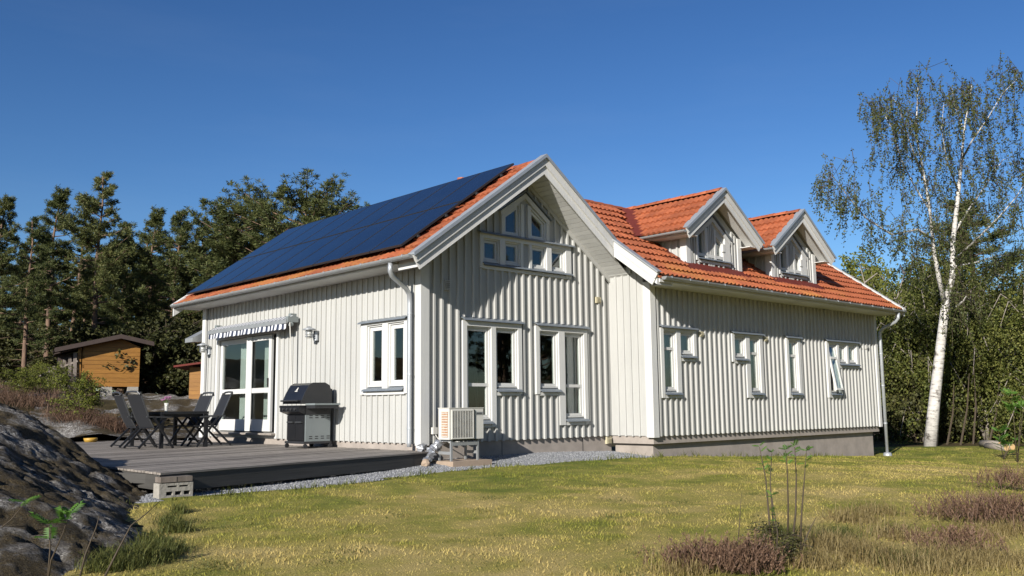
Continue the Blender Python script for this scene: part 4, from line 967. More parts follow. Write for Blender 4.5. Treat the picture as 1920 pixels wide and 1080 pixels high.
# ------------------------------------------------------------------ gas grill
gr = empty('gas_grill', (-.45, 3.1, ZD)); tag(gr, 'black lidded gas grill with grey side panel against the terrace wall', 'grill')
X0, X1, Y0, Y1 = -.72, -.17, 2.72, 3.42
MB().box(X0, X1, Y0+.03, Y1-.03, ZD+.13, .52).build('cabinet', 'dark', gr)
MB().box(X0+.0, X1, Y0, Y0+.028, ZD+.12, .55).build('side_panel', 'graym', gr); MB().box(X0, X1, Y1-.028, Y1, ZD+.12, .55).build('side_panel', 'graym', gr)
for z in (.46, .50, .10, .06):
    for x in (-.64, -.51, -.38, -.25): MB().box(x, x+.07, Y0-.003, Y0+.001, z-.008, z+.008).build('vent_slot', 'blackm', gr)
for k, (a, b) in enumerate(((Y0+.035, (Y0+Y1)/2-.004), ((Y0+Y1)/2+.004, Y1-.035))):
    d_ = MB().box(X0-.022, X0-.001, a, b, ZD+.15, .50).build('cabinet_door', 'dark', gr)
    MB().box(X0-.06, X0-.022, a+.04, b-.04, .36, .39).build('handle', 'alul', d_)
MB().box(X0-.04, X1+.02, Y0-.02, Y1+.02, ZD+.085, ZD+.13).build('base_frame', 'blackm', gr)
for x, y in ((X0, Y0), (X0, Y1), (X1, Y0), (X1, Y1)):
    MB().tube([(x, y-.02, ZD+.042), (x, y+.02, ZD+.042)], .042, 12).build('caster', 'blackm', gr)
MB().box(X0-.02, X1+.01, Y0-.01, Y1+.01, .52, .70).build('firebox', 'blackm', gr)
MB().add([(X0-.16, y, z) for y in (Y0-.02, Y1+.02) for z in (.58, .70)]+[(X0-.03, y, z) for y in (Y0-.02, Y1+.02) for z in (.53, .70)], [(0, 1, 3, 2), (4, 6, 7, 5), (0, 2, 6, 4), (1, 5, 7, 3), (0, 4, 5, 1), (2, 3, 7, 6)]).build('control_panel', 'dark', gr)
for k in range(4):
    y = Y0+.12+k*.15; MB().tube([(X0-.14, y, .632), (X0-.185, y, .626)], .026, 10).build('knob', 'alul', gr)
lid = [(X0-.10, .73), (X0-.10, .80), (X0-.04, .93), (X0+.06, 1.09), (X0+.15, 1.135), (X1-.14, 1.14), (X1-.04, 1.09), (X1+.01, .98), (X1+.01, .73)]
ld = MB().prism(lid, lambda a, b, n: (a, n, b), Y0-.0, Y1+.0).build('lid', 'dark', gr)
for y in (Y0-.018, Y1): MB().prism([(a, b+.004) for a, b in lid], lambda a, b, n: (a, n, b), y, y+.018).build('lid_end', 'blackm', gr)
MB().tube([(X0-.17, Y0+.03, .79), (X0-.17, Y1-.03, .79)], .016, 8).build('lid_handle', 'blackm', gr)
for y in (Y0+.06, Y1-.06): MB().box(X0-.18, X0-.09, y-.012, y+.012, .775, .80).build('handle_post', 'blackm', gr)
# small white emblem on the sloping lid front
ex, ez = X0-.014, .965; nx_, nz_ = -.85, .53
def onlid(t, s): return (X0-.04+.10*t-.004, (Y0+Y1)/2+s, .93+.16*t+.003)
MB().add([onlid(.22, -.05), onlid(.22, .055), onlid(.32, .05), onlid(.32, -.045)], [(0, 1, 2, 3)]).add([onlid(.36, -.03), onlid(.36, .035), onlid(.62, .015), onlid(.78, -.005), onlid(.6, -.02)], [(0, 1, 2, 3, 4)]).build('emblem', 'white', gr)
MB().box(X0-.02, X1-.0, Y0-.36, Y0-.02, .70, .735).build('side_shelf', 'graym', gr); MB().box(X0+.0, X1-.02, Y0-.34, Y0-.02, .64, .70).build('shelf_frame', 'blackm', gr)
MB().box(X0-.02, X1-.0, Y1+.02, Y1+.30, .66, .70).build('side_shelf', 'blackm', gr)
MB().box(X1+.0, X1+.05, Y0+.02, Y1-.02, .70, 1.02).build('rear_vent', 'blackm', gr)

# ------------------------------------------------------------------ heat pump on its slab
sl = empty('concrete_slab', (.55, -.45, -.42)); tag(sl, 'low brown concrete slab under the heat pump', 'slab')
MB().box(.09, .98, -.77, -.06, -.47, -.293).build('slab', 'slabc', sl)
hp = empty('heat_pump', (.46, -.55, -.293)); tag(hp, 'white outdoor heat pump on a grey steel stand in front of the gable', 'heat pump')
hx0, hx1, hy0, hy1, hz0, hz1 = .07, .845, -.70, -.40, .078, .622
MB().box(hx0, hx1, hy0, hy1, hz0, hz1-.012).box(hx0-.008, hx1+.008, hy0-.008, hy1+.008, hz1-.012, hz1).build('casing', 'white', hp)
gm = MB(); gx0, gx1, gz0, gz1 = hx0+.05, hx0+.53, hz0+.015, hz1-.045
gm.box(gx0, gx1, hy0-.003, hy0-.001, gz0, gz1); gm.build('fan_back', 'blackm', hp)
gb = MB(); ring(gb, rect(gx0, gx1, gz0, gz1), -.006, .012, lambda u, v, n: (u, hy0-n, v), 0, .022)
for k in range(1, 26): z = gz0+(gz1-gz0)*k/26; gb.box(gx0, gx1, hy0-.018, hy0-.014, z-.0035, z+.0035)
for k in range(1, 8): x = gx0+(gx1-gx0)*k/8; gb.box(x-.004, x+.004, hy0-.021, hy0-.018, gz0, gz1)
gb.build('fan_grille', 'white', hp)
cx_, cz_ = (gx0+gx1)/2, (gz0+gz1)/2
for k in range(3):
    a = k*2.094+.4; MB().add([(cx_+.04*math.cos(a), hy0-.008, cz_+.04*math.sin(a)), (cx_+.2*math.cos(a+.15), hy0-.010, cz_+.2*math.sin(a+.15)), (cx_+.2*math.cos(a+.95), hy0-.006, cz_+.2*math.sin(a+.95)), (cx_+.05*math.cos(a+1.2), hy0-.006, cz_+.05*math.sin(a+1.2))], [(0, 1, 2, 3)]).build('fan_blade', 'graym', hp)
MB().box(gx1+.012, gx1+.03, hy0-.02, hy0, gz0, gz1+.01).build('side_rib', 'blackm', hp)
for k in range(10):
    z = hz0+.05+k*.044; MB().box(hx0-.012, hx0-.001, -.66, -.50, z, z+.013).build('side_fin', 'white', hp)
MB().box(hx0-.006, hx0-.001, -.665, -.49, hz0+.04, hz1-.07).build('side_coil', 'rust', hp)
MB().box(hx1-.17, hx1-.02, hy0-.004, hy0-.001, hz1-.13, hz1-.075).build('name_plate', 'gutter', hp)
# dark lettering on the plate
tx = hx1-.16
for k, w_ in enumerate((.006, .022, .020, .006, .018, .012, .018)):
    MB().box(tx, tx+w_*.75, hy0-.006, hy0-.004, hz1-.112, hz1-.094).build('plate_mark', 'blackm', hp); tx += w_+.004
for x in (.13, .73):
    for y in (-.67, -.34): MB().box(x, x+.035, y, y+.035, -.293, .075).build('stand_leg', 'gutter', hp)
MB().box(.165, .73, -.672, -.64, -.03, .03).build('stand_rail', 'gutter', hp)
for x in (.13, .73): MB().box(x+.002, x+.033, -.64, -.33, -.18, -.13).box(x+.002, x+.033, -.64, -.30, .04, .075).build('stand_rail', 'gutter', hp)
MB().box(.2, .7, -.65, -.45, .045, .076).build('drip_tray', 'blackm', hp)
ip = empty('insulated_pipe', (0, -.2, -.4)); tag(ip, 'crumpled silver foil insulated pipe between the heat pump and the deck', 'pipe')
def crumple(pts, r, mat, nm):
    m = MB(); P = []
    for a, b in zip(pts, pts[1:]):
        for t in range(6): P.append(Vector(a).lerp(Vector(b), t/6))
    P.append(Vector(pts[-1])); m.tube(P, [r*(.82+.3*random.random()) for _ in P], 12)
    m.v = [tuple(Vector(v)+Vector((random.uniform(-.014, .014) for _ in range(3)))) for v in m.v]
    return m.build(nm, mat, ip)
crumple([(.26, -.36, .10), (.10, -.30, -.04), (-.02, -.26, -.14)], .075, 'foil', 'pipe_wrap'); crumple([(.02, -.28, -.12), (-.10, -.28, -.25), (-.22, -.30, -.33)], .105, 'foil', 'pipe_wrap')
crumple([(-.20, -.22, -.07), (-.02, -.10, -.05)], .06, 'foil', 'drain_shoe')
jb = empty('junction_box', (.24, -.05, .22)); tag(jb, 'small cream electrical box beside the silver pipe on the gable', 'electrical box')
MB().box(.19, .29, -.10, -.036, .16, .28).build('box', 'white', jb); MB().tube([(.25, -.08, .16), (.27, -.12, .09), (.31, -.34, .05)], .009, 6).build('cable', 'white', jb)
rk = empty('loose_stone', (-.27, -.42, -.4)); tag(rk, 'pale stone lying by the deck corner under the silver pipe', 'stone')
sm_ = MB().lathe([(.03, -.05), (.075, -.03), (.085, .02), (.06, .07), (.02, .085)], (-.26, -.47, -.33), 9); sm_.v = [tuple(Vector(v)+Vector((random.uniform(-.012, .012) for _ in range(3)))) for v in sm_.v]; sm_.build('stone', 'slabc', rk)

# ------------------------------------------------------------------ dining table and chairs
tb = empty('garden_table', (-1.97, 6.15, ZD)); tag(tb, 'dark grey garden table with slatted top on the deck', 'table')
tx0, tx1, ty0, ty1, tz = -2.47, -1.47, 5.38, 6.92, ZD+.73
for k in range(11):
    a = ty0+(ty1-ty0)*k/11; MB().box(tx0+.045, tx1-.045, a+.004, a+(ty1-ty0)/11-.004, tz-.022, tz).build('top_slat', 'oldwood', tb)
for b in ((tx0, tx1, ty0-.045, ty0), (tx0, tx1, ty1, ty1+.045), (tx0, tx0+.043, ty0, ty1), (tx1-.043, tx1, ty0, ty1)): MB().box(*b, tz-.05, tz+.001).build('top_frame', 'alu', tb)
for x in (tx0+.035, tx1-.035):
    for y in (ty0, ty1): MB().box(x-.034, x+.034, y-.034, y+.034, ZD, tz-.051).build('leg', 'alu', tb)
for y in (ty0+.06, ty1-.06): MB().box(tx0+.08, tx1-.08, y-.015, y+.015, tz-.11, tz-.052).build('apron', 'alu', tb)
vs_ = empty('flower_vase', (-2.12, 5.95, tz)); tag(vs_, 'pale vase of pink flowers on the garden table', 'vase')
MB().lathe([(.035, 0), (.032, .02), (.038, .12), (.048, .18)], (-2.12, 5.95, tz), 14).build('vase', 'vase', vs_, True)
for k in range(12):
    a, rr = random.random()*6.28, random.uniform(.0, .085); x, y, z = -2.12+rr*math.cos(a), 5.95+rr*math.sin(a), tz+.25+random.uniform(-.03, .05)
    MB().tube([(-2.12, 5.95, tz+.12), (x, y, z)], .004, 5).build('stem', 'stem', vs_)
    fw = MB()
    for j in range(6):
        b = j*1.047; c, s_ = math.cos(b), math.sin(b); fw.add([(x, y, z), (x+.035*c-.014*s_, y+.035*s_+.014*c, z+.028), (x+.05*c, y+.05*s_, z+.02), (x+.035*c+.014*s_, y+.035*s_-.014*c, z+.028)], [(0, 1, 2, 3)])
    fw.build('flower', 'pink', vs_)
def chair():
    r = empty('garden_chair'); w = .27
    # faces +X: seat x -.05..+.40, high back leaning to -X
    for s_ in (-1, 1):
        MB().tube([(.02, s_*w, .41), (-.10, s_*w, .62), (-.30, s_*w, 1.12)], .016, 8).build('back_frame', 'alul', r)
        MB().bar((-.30, s_*(w+.02), .02), (.26, s_*(w+.02), .60), .028, .04).build('leg', 'alu', r)
        MB().bar((.42, s_*(w+.045), .0), (-.02, s_*(w+.045), .62), .028, .04).build('leg', 'alu', r)
        MB().bar((-.16, s_*(w+.03), .635), (.36, s_*(w+.03), .615), .05, .028).build('armrest', 'alul', r)
        MB().bar((.02, s_*w, .40), (.45, s_*w, .43), .028, .03).build('seat_rail', 'alu', r)
    MB().add([(.0, -w, .43), (.0, w, .43), (-.285, w, 1.07), (-.285, -w, 1.07), (-.012, -w, .425), (-.012, w, .425), (-.297, w, 1.065), (-.297, -w, 1.065)], [(0, 1, 2, 3), (7, 6, 5, 4), (0, 4, 5, 1), (1, 5, 6, 2), (2, 6, 7, 3), (3, 7, 4, 0)]).build('backrest', 'textile', r)
    MB().add([(.0, -w, .415), (.44, -w, .44), (.44, w, .44), (.0, w, .415), (.0, -w, .40), (.44, -w, .425), (.44, w, .425), (.0, w, .40)], [(0, 1, 2, 3), (7, 6, 5, 4), (0, 4, 5, 1), (1, 5, 6, 2), (2, 6, 7, 3), (3, 7, 4, 0)]).build('seat', 'textile', r)
    MB().tube([(-.305, -w-.012, 1.07), (-.325, -w+.05, 1.125), (-.33, 0, 1.135), (-.325, w-.05, 1.125), (-.305, w+.012, 1.07)], .02, 8).build('head_bar', 'alul', r)
    for x, z in ((-.26, .055), (.37, .07)): MB().bar((x, -w-.03, z), (x, w+.03, z), .022, .022).build('stretcher', 'alu', r)
    return r
c0 = chair(); chairs = [c0]+[copy_tree(c0) for _ in range(3)]
for c, (x, y, rz, lab) in zip(chairs, ((-2.68, 5.55, .12, 'black reclining garden chair on the rock side of the table, nearer the deck edge'), (-2.66, 6.42, -.06, 'black reclining garden chair on the rock side of the table, farther from the deck edge'),
                                       (-1.25, 5.62, math.pi-.12, 'black reclining garden chair on the house side of the table, nearer the grill'), (-1.30, 6.45, math.pi+.05, 'black reclining garden chair on the house side of the table, farther from the grill'))):
    c.location = (x, y, ZD+.002); c.rotation_euler = (0, 0, rz); tag(c, lab, 'chair', 'black reclining chairs around the garden table')

# ------------------------------------------------------------------ small things about the deck
cb_ = empty('cinder_block', (-5.2, -1.98, -.42)); tag(cb_, 'hollow grey concrete block below the deck corner', 'concrete block')
bl = MB(); bx0, bx1, bz0, bz1 = -5.41, -4.99, -.47, -.255
fb = lambda u, v, n: (u, -1.90-n, v)
loops = [rect(bx0+.10, bx0+.22, bz0+.11+.055, bz1-.03), rect(bx0+.245, bx1-.06, bz0+.11+.055, bz1-.03), rect(bx0+.085, bx0+.165, bz0+.07, bz0+.115), rect(bx0+.195, bx0+.275, bz0+.07, bz0+.115), rect(bx0+.305, bx0+.385, bz0+.07, bz0+.115)]
wall('block', fb, rect(bx0, bx1, bz0, bz1), loops, cb_, .18, 'block')
MB().box(bx0+.02, bx1-.02, -1.74, -1.73, bz0+.02, bz1-.02).build('block_back', 'block', cb_)
tp = empty('timber_offcut', (-5.2, -1.85, -.24)); tag(tp, 'short weathered timber offcut lying on the concrete block', 'timber')
MB().box(-5.40, -5.20, -1.905, -1.74, -.243, -.178).build('timber', 'oldwood', tp); MB().box(-5.197, -5.0, -1.90, -1.74, -.243, -.18).build('timber', 'oldwood', tp)
yb = empty('yellow_bowl', (-1.9, 10.9, ZD)); tag(yb, 'yellow plastic bowl at the back edge of the deck', 'bowl')
MB().lathe([(.13, 0), (.155, .05), (.165, .10), (.15, .10), (.14, .03), (.02, .02)], (-1.95, 10.9, ZD), 16).build('bowl', 'yellow', yb, True)
bk = empty('bucket', (.0, 10.4, .0)); tag(bk, 'light grey bucket behind the deck near the house corner', 'bucket')
bp_ = at_depth(362, 772, 23.2); bz_ = max(g(bp_.x, bp_.y), bed_z(bp_.x, bp_.y) if bp_.y > 11.2 else -9)
MB().lathe([(.10, 0), (.13, .30), (.145, .31), (.12, .31), (.09, .03)], (bp_.x, bp_.y, bz_-.02), 14).build('bucket_body', 'gutter', bk, True)
MB().tube([(bp_.x-.13, bp_.y, bz_+.28), (bp_.x-.09, bp_.y, bz_+.40), (bp_.x+.09, bp_.y, bz_+.40), (bp_.x+.13, bp_.y, bz_+.28)], .006, 6).build('bucket_handle', 'metal', bk)

# ------------------------------------------------------------------ log cabin, board fence, shed
lc = empty('log_cabin', (2.4, 22.2, 1.2)); tag(lc, 'ochre log cabin with brown gable roof on concrete piers', 'cabin')
PB = Vector((1.63, 22.9)); du = Vector((.965, -.262)).normalized(); dv = Vector((-du.y, du.x))   # along the front, and away
Wd, Dp, Zb = 2.0, 2.4, 1.55
def lcf(u, v, n): p = PB+du*u-dv*n; return (p.x, p.y, v)
def lcs(u, v, n): p = PB+dv*u-du*n; return (p.x, p.y, v)
for k in range(9):
    z0 = Zb+k*.165
    MB().prism([(0, z0+.004), (Wd, z0+.004), (Wd, z0+.16), (0, z0+.16)], lcf, -.07, .0+.006*(k % 2)).build('log', 'log', lc)
    MB().prism([(0, z0+.004), (.12, z0+.004), (.12, z0+.155), (0, z0+.155)], lambda u, v, n: lcf(u-.16, v, n), -.06, .0).build('log_end', 'log', lc)
    MB().prism([(-.0, z0+.03), (Dp, z0+.03), (Dp, z0+.17), (0, z0+.17)], lcs, -.07, .0).build('log', 'log', lc)
hgt = 9*.165
MB().prism([(-.06, Zb+hgt), (Wd+.06, Zb+hgt), (1.27, Zb+hgt+.36)], lcf, -.07, -.002).build('gable_board', 'log', lc)
MB().prism(rect(0, Wd, Zb, Zb+hgt), lcf, -Dp, -.08).build('inner_body', 'brownroof', lc)
rz_ = Zb+hgt
for (u0, u1, z0, z1) in ((-.95, 1.27, rz_-.14, rz_+.42), (1.27, Wd+.45, rz_+.42, rz_+.16)):
    MB().prism([(u0, z0), (u1, z1), (u1, z1+.05), (u0, z0+.05)], lcf, -Dp-.3, .38).build('roof', 'brownroof', lc)
    MB().prism([(u0, z0-.10), (u1, z1-.10), (u1, z1+.06), (u0, z0+.06)], lcf, .382, .41).build('bargeboard', 'brownroof', lc)
for u in (.68, 1.60): MB().prism(rect(u, u+.38, Zb-.36, Zb-.003), lcf, -.3, .05).build('pier', 'block', lc)
for u in (.05, 1.7): MB().prism(rect(u, u+.3, Zb-.5, Zb-.003), lcf, -Dp, -Dp+.3).build('pier', 'block', lc)
# the boarded lean-to at its side
MB().prism(rect(-.80, -.02, Zb-.2, Zb+1.22), lcf, -1.9, -.45).build('lean_to_shade_fill', 'brownroof', lc)  # dark brown block standing in for the shade inside the open lean-to
MB().prism([(-.95, Zb+1.18), (-.1, Zb+1.42), (-.1, Zb+1.46), (-.95, Zb+1.22)], lcf, -2.2, .2).build('lean_to_roof', 'brownroof', lc)
bf = empty('board_fence', (1.0, 23.2, 1.3)); tag(bf, 'leaning weathered grey boards beside the log cabin', 'fence')
for k in range(7):
    u = -.22-k*.17; h = 1.42-.10*k+random.uniform(-.06, .06); w_ = .10+random.uniform(-.02, .03)
    p0, p1 = lcf(u, Zb-.35, .1-k*.12), lcf(u-.03+random.uniform(-.04, .04), Zb-.35+h+.15, .05-k*.12)
    MB().bar(p0, p1, w_, .025, up=(dv.x, dv.y, 0)).build('board', 'oldwood', bf)
MB().bar(lcf(-.15, Zb+.95, .08), lcf(-1.4, Zb+.42, -.75), .05, .07).build('rail', 'oldwood', bf)
sh = empty('garden_shed', (4.2, 17, .6)); tag(sh, 'red-roofed ochre shed half hidden behind the far house corner', 'shed')
q0 = Vector((2.55, 16.4)); su = Vector((.84, -.54)); sv = Vector((.54, .84))
fs_ = lambda u, v, n: ((q0+su*u-sv*n).x, (q0+su*u-sv*n).y, v)
for k in range(10): MB().prism(rect(.35, 2.6, .75+k*.13, .75+k*.13+.126), fs_, -.08+.004*(k % 2), .0).build('board', 'log', sh)
MB().prism(rect(.36, 2.6, .5, 2.0), fs_, -2, -.09).build('body', 'brownroof', sh)
MB().prism([(-.1, 2.02), (2.9, 2.44), (2.9, 2.50), (-.1, 2.08)], fs_, -2.2, .35).build('roof', 'redflash', sh)
# ------------------------------------------------------------------ plants
RNG = np.random.default_rng(11)
def rot_frames(d):
    d = d/np.linalg.norm(d, axis=1, keepdims=True); a = np.where(np.abs(d[:, 2:3]) > .9, np.array([[1., 0, 0]]), np.array([[0, 0, 1.]]))
    x = np.cross(d, a); x /= np.linalg.norm(x, axis=1, keepdims=True); return d, x, np.cross(x, d)
def cards(c, d, ln, w, rng=RNG):
    """lens-shaped leaves: c centre of the foot, d direction, ln length, w width"""
    d, x, y = rot_frames(d); th = rng.uniform(0, 6.283, len(c))[:, None]; s = x*np.cos(th)+y*np.sin(th); ln = np.asarray(ln)[:, None]; w = np.asarray(w)[:, None]
    return np.stack([c, c+d*ln*.5+s*w*.5, c+d*ln, c+d*ln*.5-s*w*.5], 1).reshape(-1, 3)
def rdir(n, up=0., rng=RNG):
    v = rng.normal(0, 1, (n, 3)); v /= np.linalg.norm(v, axis=1, keepdims=True); v[:, 2] += up; return v
def pine(seed, h, c0, rad, lean=.3, flat=False):
    rng = np.random.default_rng(seed); r = empty('pine_tree'); tr = MB(); n = 9
    bend = rng.normal(0, .12, (n, 2)).cumsum(0)*h/18; pts = [Vector((bend[i][0]*i/n+lean*(i/n)**2, bend[i][1]*i/n, h*i/(n-1))) for i in range(n)]
    R0_ = .016*h; tr.tube(pts, [R0_*(1-.86*i/(n-1)) for i in range(n)], 9)
    def P(t):
        k = t*(n-1); i = min(int(k), n-2); return pts[i].lerp(pts[i+1], k-i)
    lv = []; t = c0
    while t < .99:
        q = (t-c0)/(1-c0)
        for _ in range((2 if rng.random() < .35 else 3) if not flat else 4):
            a = rng.uniform(0, 6.283); L = rad*((.55+.45*math.sin(math.pi*min(1, q*.8+.2))) if not flat else (.75+.35*math.sin(math.pi*q)))*(1-.72*q**1.6 if not flat else 1-.35*q**3)*rng.uniform(.55, 1.15)
            up = rng.uniform(-.08, .32)+q*.45; p0 = P(t); dr = Vector((math.cos(a), math.sin(a), up)).normalized()
            p1 = p0+dr*L*.5+Vector((0, 0, -.05*L)); p2 = p0+dr*L+Vector((0, 0, .06*L)); tr.tube([p0, p1, p2], [.03*L/1.6+.012, .018, .008], 5, False)
            k = int(7+L*8) if not flat else int(8+L*6)
            for _ in range(k):
                s = rng.uniform(.28, 1.05); b = np.array(p0.lerp(p1, min(1, s*2)) if s < .5 else p1.lerp(p2, (s-.5)*2)); b = b+rng.normal(0, .11, 3)*(1, 1, .5)*(.6+L*.3)
                m = 30; d = rdir(m, .35, rng)*(1, 1, .8)+np.array(dr)*.5
                lv.append((np.repeat(b[None], m, 0)+rng.normal(0, .04, (m, 3)), d))
        t += rng.uniform(.016, .036)
    # dead snags below the crown
    for _ in range(9):
        t = rng.uniform(.12, c0+.05); a = rng.uniform(0, 6.28); L = rng.uniform(.4, 1.3); p0 = P(t); tr.tube([p0, p0+Vector((math.cos(a)*L, math.sin(a)*L, rng.uniform(-.15, .25)*L))], [.016, .005], 4, False)
    c = np.concatenate([x[0] for x in lv]); d = np.concatenate([x[1] for x in lv])
    tr.build('trunk', 'pinebark', r, True)
    link('crown', np_mesh('pine_crown', cards(c, d, rng.uniform(.11, .20, len(c)), rng.uniform(.02, .036, len(c)), rng), 4), 'needle', r)
    r['h'] = h; return r
def broad(seed, h, rad, mat, name='leafy_tree', leaves=13000, size=.09, droop=.0, stems=3, bark='twig', base=.12):
    rng = np.random.default_rng(seed); r = empty(name); tr = MB(); C = []; Dd = []
    for s in range(stems):
        a = rng.uniform(0, 6.283); p = Vector((math.cos(a)*.12, math.sin(a)*.12, 0)); pts = [p]; ln = rng.uniform(.75, 1)
        for i in range(6): p = p+Vector((rng.normal(0, .06)*h/3+math.cos(a)*.05*h*.4, rng.normal(0, .06)*h/3+math.sin(a)*.05*h*.4, h*ln/6.5)); pts.append(p)
        tr.tube(pts, [.011*h*(1-.14*i) for i in range(7)], 6)
        for k in range(16):
            t = rng.uniform(base, 1); i = min(5, int(t*6)); p0 = pts[i].lerp(pts[i+1], t*6-i); a2 = rng.uniform(0, 6.283); L = rad*rng.uniform(.45, 1.05)*(1.05-.5*t)
            p1 = p0+Vector((math.cos(a2)*L*.6, math.sin(a2)*L*.6, L*.40)); p2 = p0+Vector((math.cos(a2)*L, math.sin(a2)*L, L*(.35-droop*.8))); tr.tube([p0, p1, p2], [.012*h*.45, .02*h/6, .006], 4, False)
            m = int(leaves/(stems*16)); tt = rng.uniform(.25, 1.08, m)[:, None]; A, B, E_ = np.array(p0), np.array(p1), np.array(p2)
            c = np.where(tt < .6, A+(B-A)*tt/.6, B+(E_-B)*(tt-.6)/.4); cl = rng.normal(0, .30, (max(3, m//50), 3))*(1, 1, .8); c = c+cl[rng.integers(0, len(cl), m)]*rad*.42+rng.normal(0, .075, (m, 3))*h/6
            if droop: c[:, 2] -= droop*rng.random(m)**2*1.3*tt[:, 0]
            C.append(c); Dd.append(rdir(m, -.2-droop, rng))
    c = np.concatenate(C); d = np.concatenate(Dd); c[:, 2] = np.maximum(c[:, 2], .05)
    tr.build('trunk', bark, r, True)
    link('crown', np_mesh(name+'_crown', cards(c, d, rng.uniform(.7, 1.3, len(c))*size, rng.uniform(.45, .75, len(c))*size, rng), 4), mat, r); r['h'] = h
    return r
def stand(proto, first, px, ytop, depth, lab, cat, group=None, rz=None, hz=None, wide=1.0):
    """plant a copy so that its top shows at (px,ytop) of the photograph when it stands depth metres off"""
    o = proto if first else copy_tree(proto)
    p = at_depth(px, ytop, depth); z = g(p.x, p.y)-.05; h = (p.z-z) if hz is None else hz
    s = h/proto['h']; o.location = (p.x, p.y, z); o.scale = (s*wide, s*wide, s); o.rotation_euler = (0, 0, random.uniform(0, 6.28) if rz is None else rz); tag(o, lab, cat, group); return o
for k in ('h',): pass
PN = [pine(21, 10, .36, 2.0), pine(22, 10, .30, 2.3, -.2), pine(23, 10, .42, 2.2, .5), pine(24, 9, .22, 2.3), pine(25, 9, .30, 3.3, .2, True)]
used = [False]*5
def pn(k, *a, **kw):
    o = stand(PN[k], not used[k], *a, **kw); used[k] = True; return o
front = [(0, 4, 372, 33, 'pine cut by the left edge of the photograph'), (1, 62, 415, 37, 'second pine from the left edge, slim with bare lower trunk'), (0, 104, 358, 40, 'pine with a pointed top left of the tallest one'),
         (2, 146, 372, 43, 'pine just left of the tallest pine behind the cabin'), (1, 192, 332, 40, 'tallest pine of the wood, leaning top above the log cabin'), (3, 243, 428, 46, 'low bushy pine right of the tallest pine'),
         (0, 286, 396, 44, 'slim pine with twin tips left of the house'), (3, 327, 400, 42, 'dense dark pine left of the solar roof'), (1, 384, 418, 48, 'pine rising between the dense dark pine and the broad pine')]
for k, px, yt, d, lab in front: pn(k, px, yt, d, lab, 'tree', 'pines along the edge of the wood')
pn(4, 566, 372, 42, 'broad flat-crowned pine above the solar panels', 'tree', 'pines along the edge of the wood', rz=.6, wide=1.3)
pn(4, 462, 412, 45, 'second broad pine, lower, left of the flat-crowned one', 'tree', 'pines along the edge of the wood', rz=2.2, wide=1.15)
pn(4, 508, 398, 47, 'broad pine filling the gap between the two other broad crowns', 'tree', 'pines along the edge of the wood', rz=4.0, wide=1.1)
for i in range(22):
    px = -60+i*27+random.uniform(-9, 9); pn(random.choice((0, 1, 2, 3)), px, random.uniform(440, 520), random.uniform(54, 72), 'dim pine deep in the wood behind the front row', 'tree', 'pines of the back rows')
pn(3, 1818, 378, 60, 'dark flat pine top behind the white birch', 'tree', rz=1, wide=1.5)
# the wood on the photographer's side, which the gable windows mirror
for i in range(20):
    k = random.choice((0, 1, 2, 3)); o = copy_tree(PN[k]); x = -9+i*2.7+random.uniform(-.8, .8); y = -27-3.5*(i % 2)+random.uniform(-1, 1)-.12*abs(x-10); h = random.uniform(9, 12.5)
    o.location = (x, y, g(x, y)-.05); s_ = h/PN[k]['h']; o.scale = (s_*1.15, s_*1.15, s_); o.rotation_euler = (0, 0, random.uniform(0, 6.28)); tag(o, 'pine on the photographer\'s side, seen only mirrored in the gable windows', 'tree', 'pines mirrored in the windows')
# undergrowth at the edge of the wood
ORD = ['first', 'second', 'third', 'fourth', 'fifth', 'sixth', 'seventh', 'eighth', 'ninth', 'tenth', 'eleventh']
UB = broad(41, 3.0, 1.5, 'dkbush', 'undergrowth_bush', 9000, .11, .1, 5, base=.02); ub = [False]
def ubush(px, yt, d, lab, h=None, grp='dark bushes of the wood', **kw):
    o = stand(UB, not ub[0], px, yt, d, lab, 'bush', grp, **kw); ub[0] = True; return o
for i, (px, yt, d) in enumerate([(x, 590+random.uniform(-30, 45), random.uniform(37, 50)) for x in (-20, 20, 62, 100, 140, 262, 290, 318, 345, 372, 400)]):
    ubush(px, yt, d, ORD[i]+' dark bush from the left edge under the pines', wide=1.25)

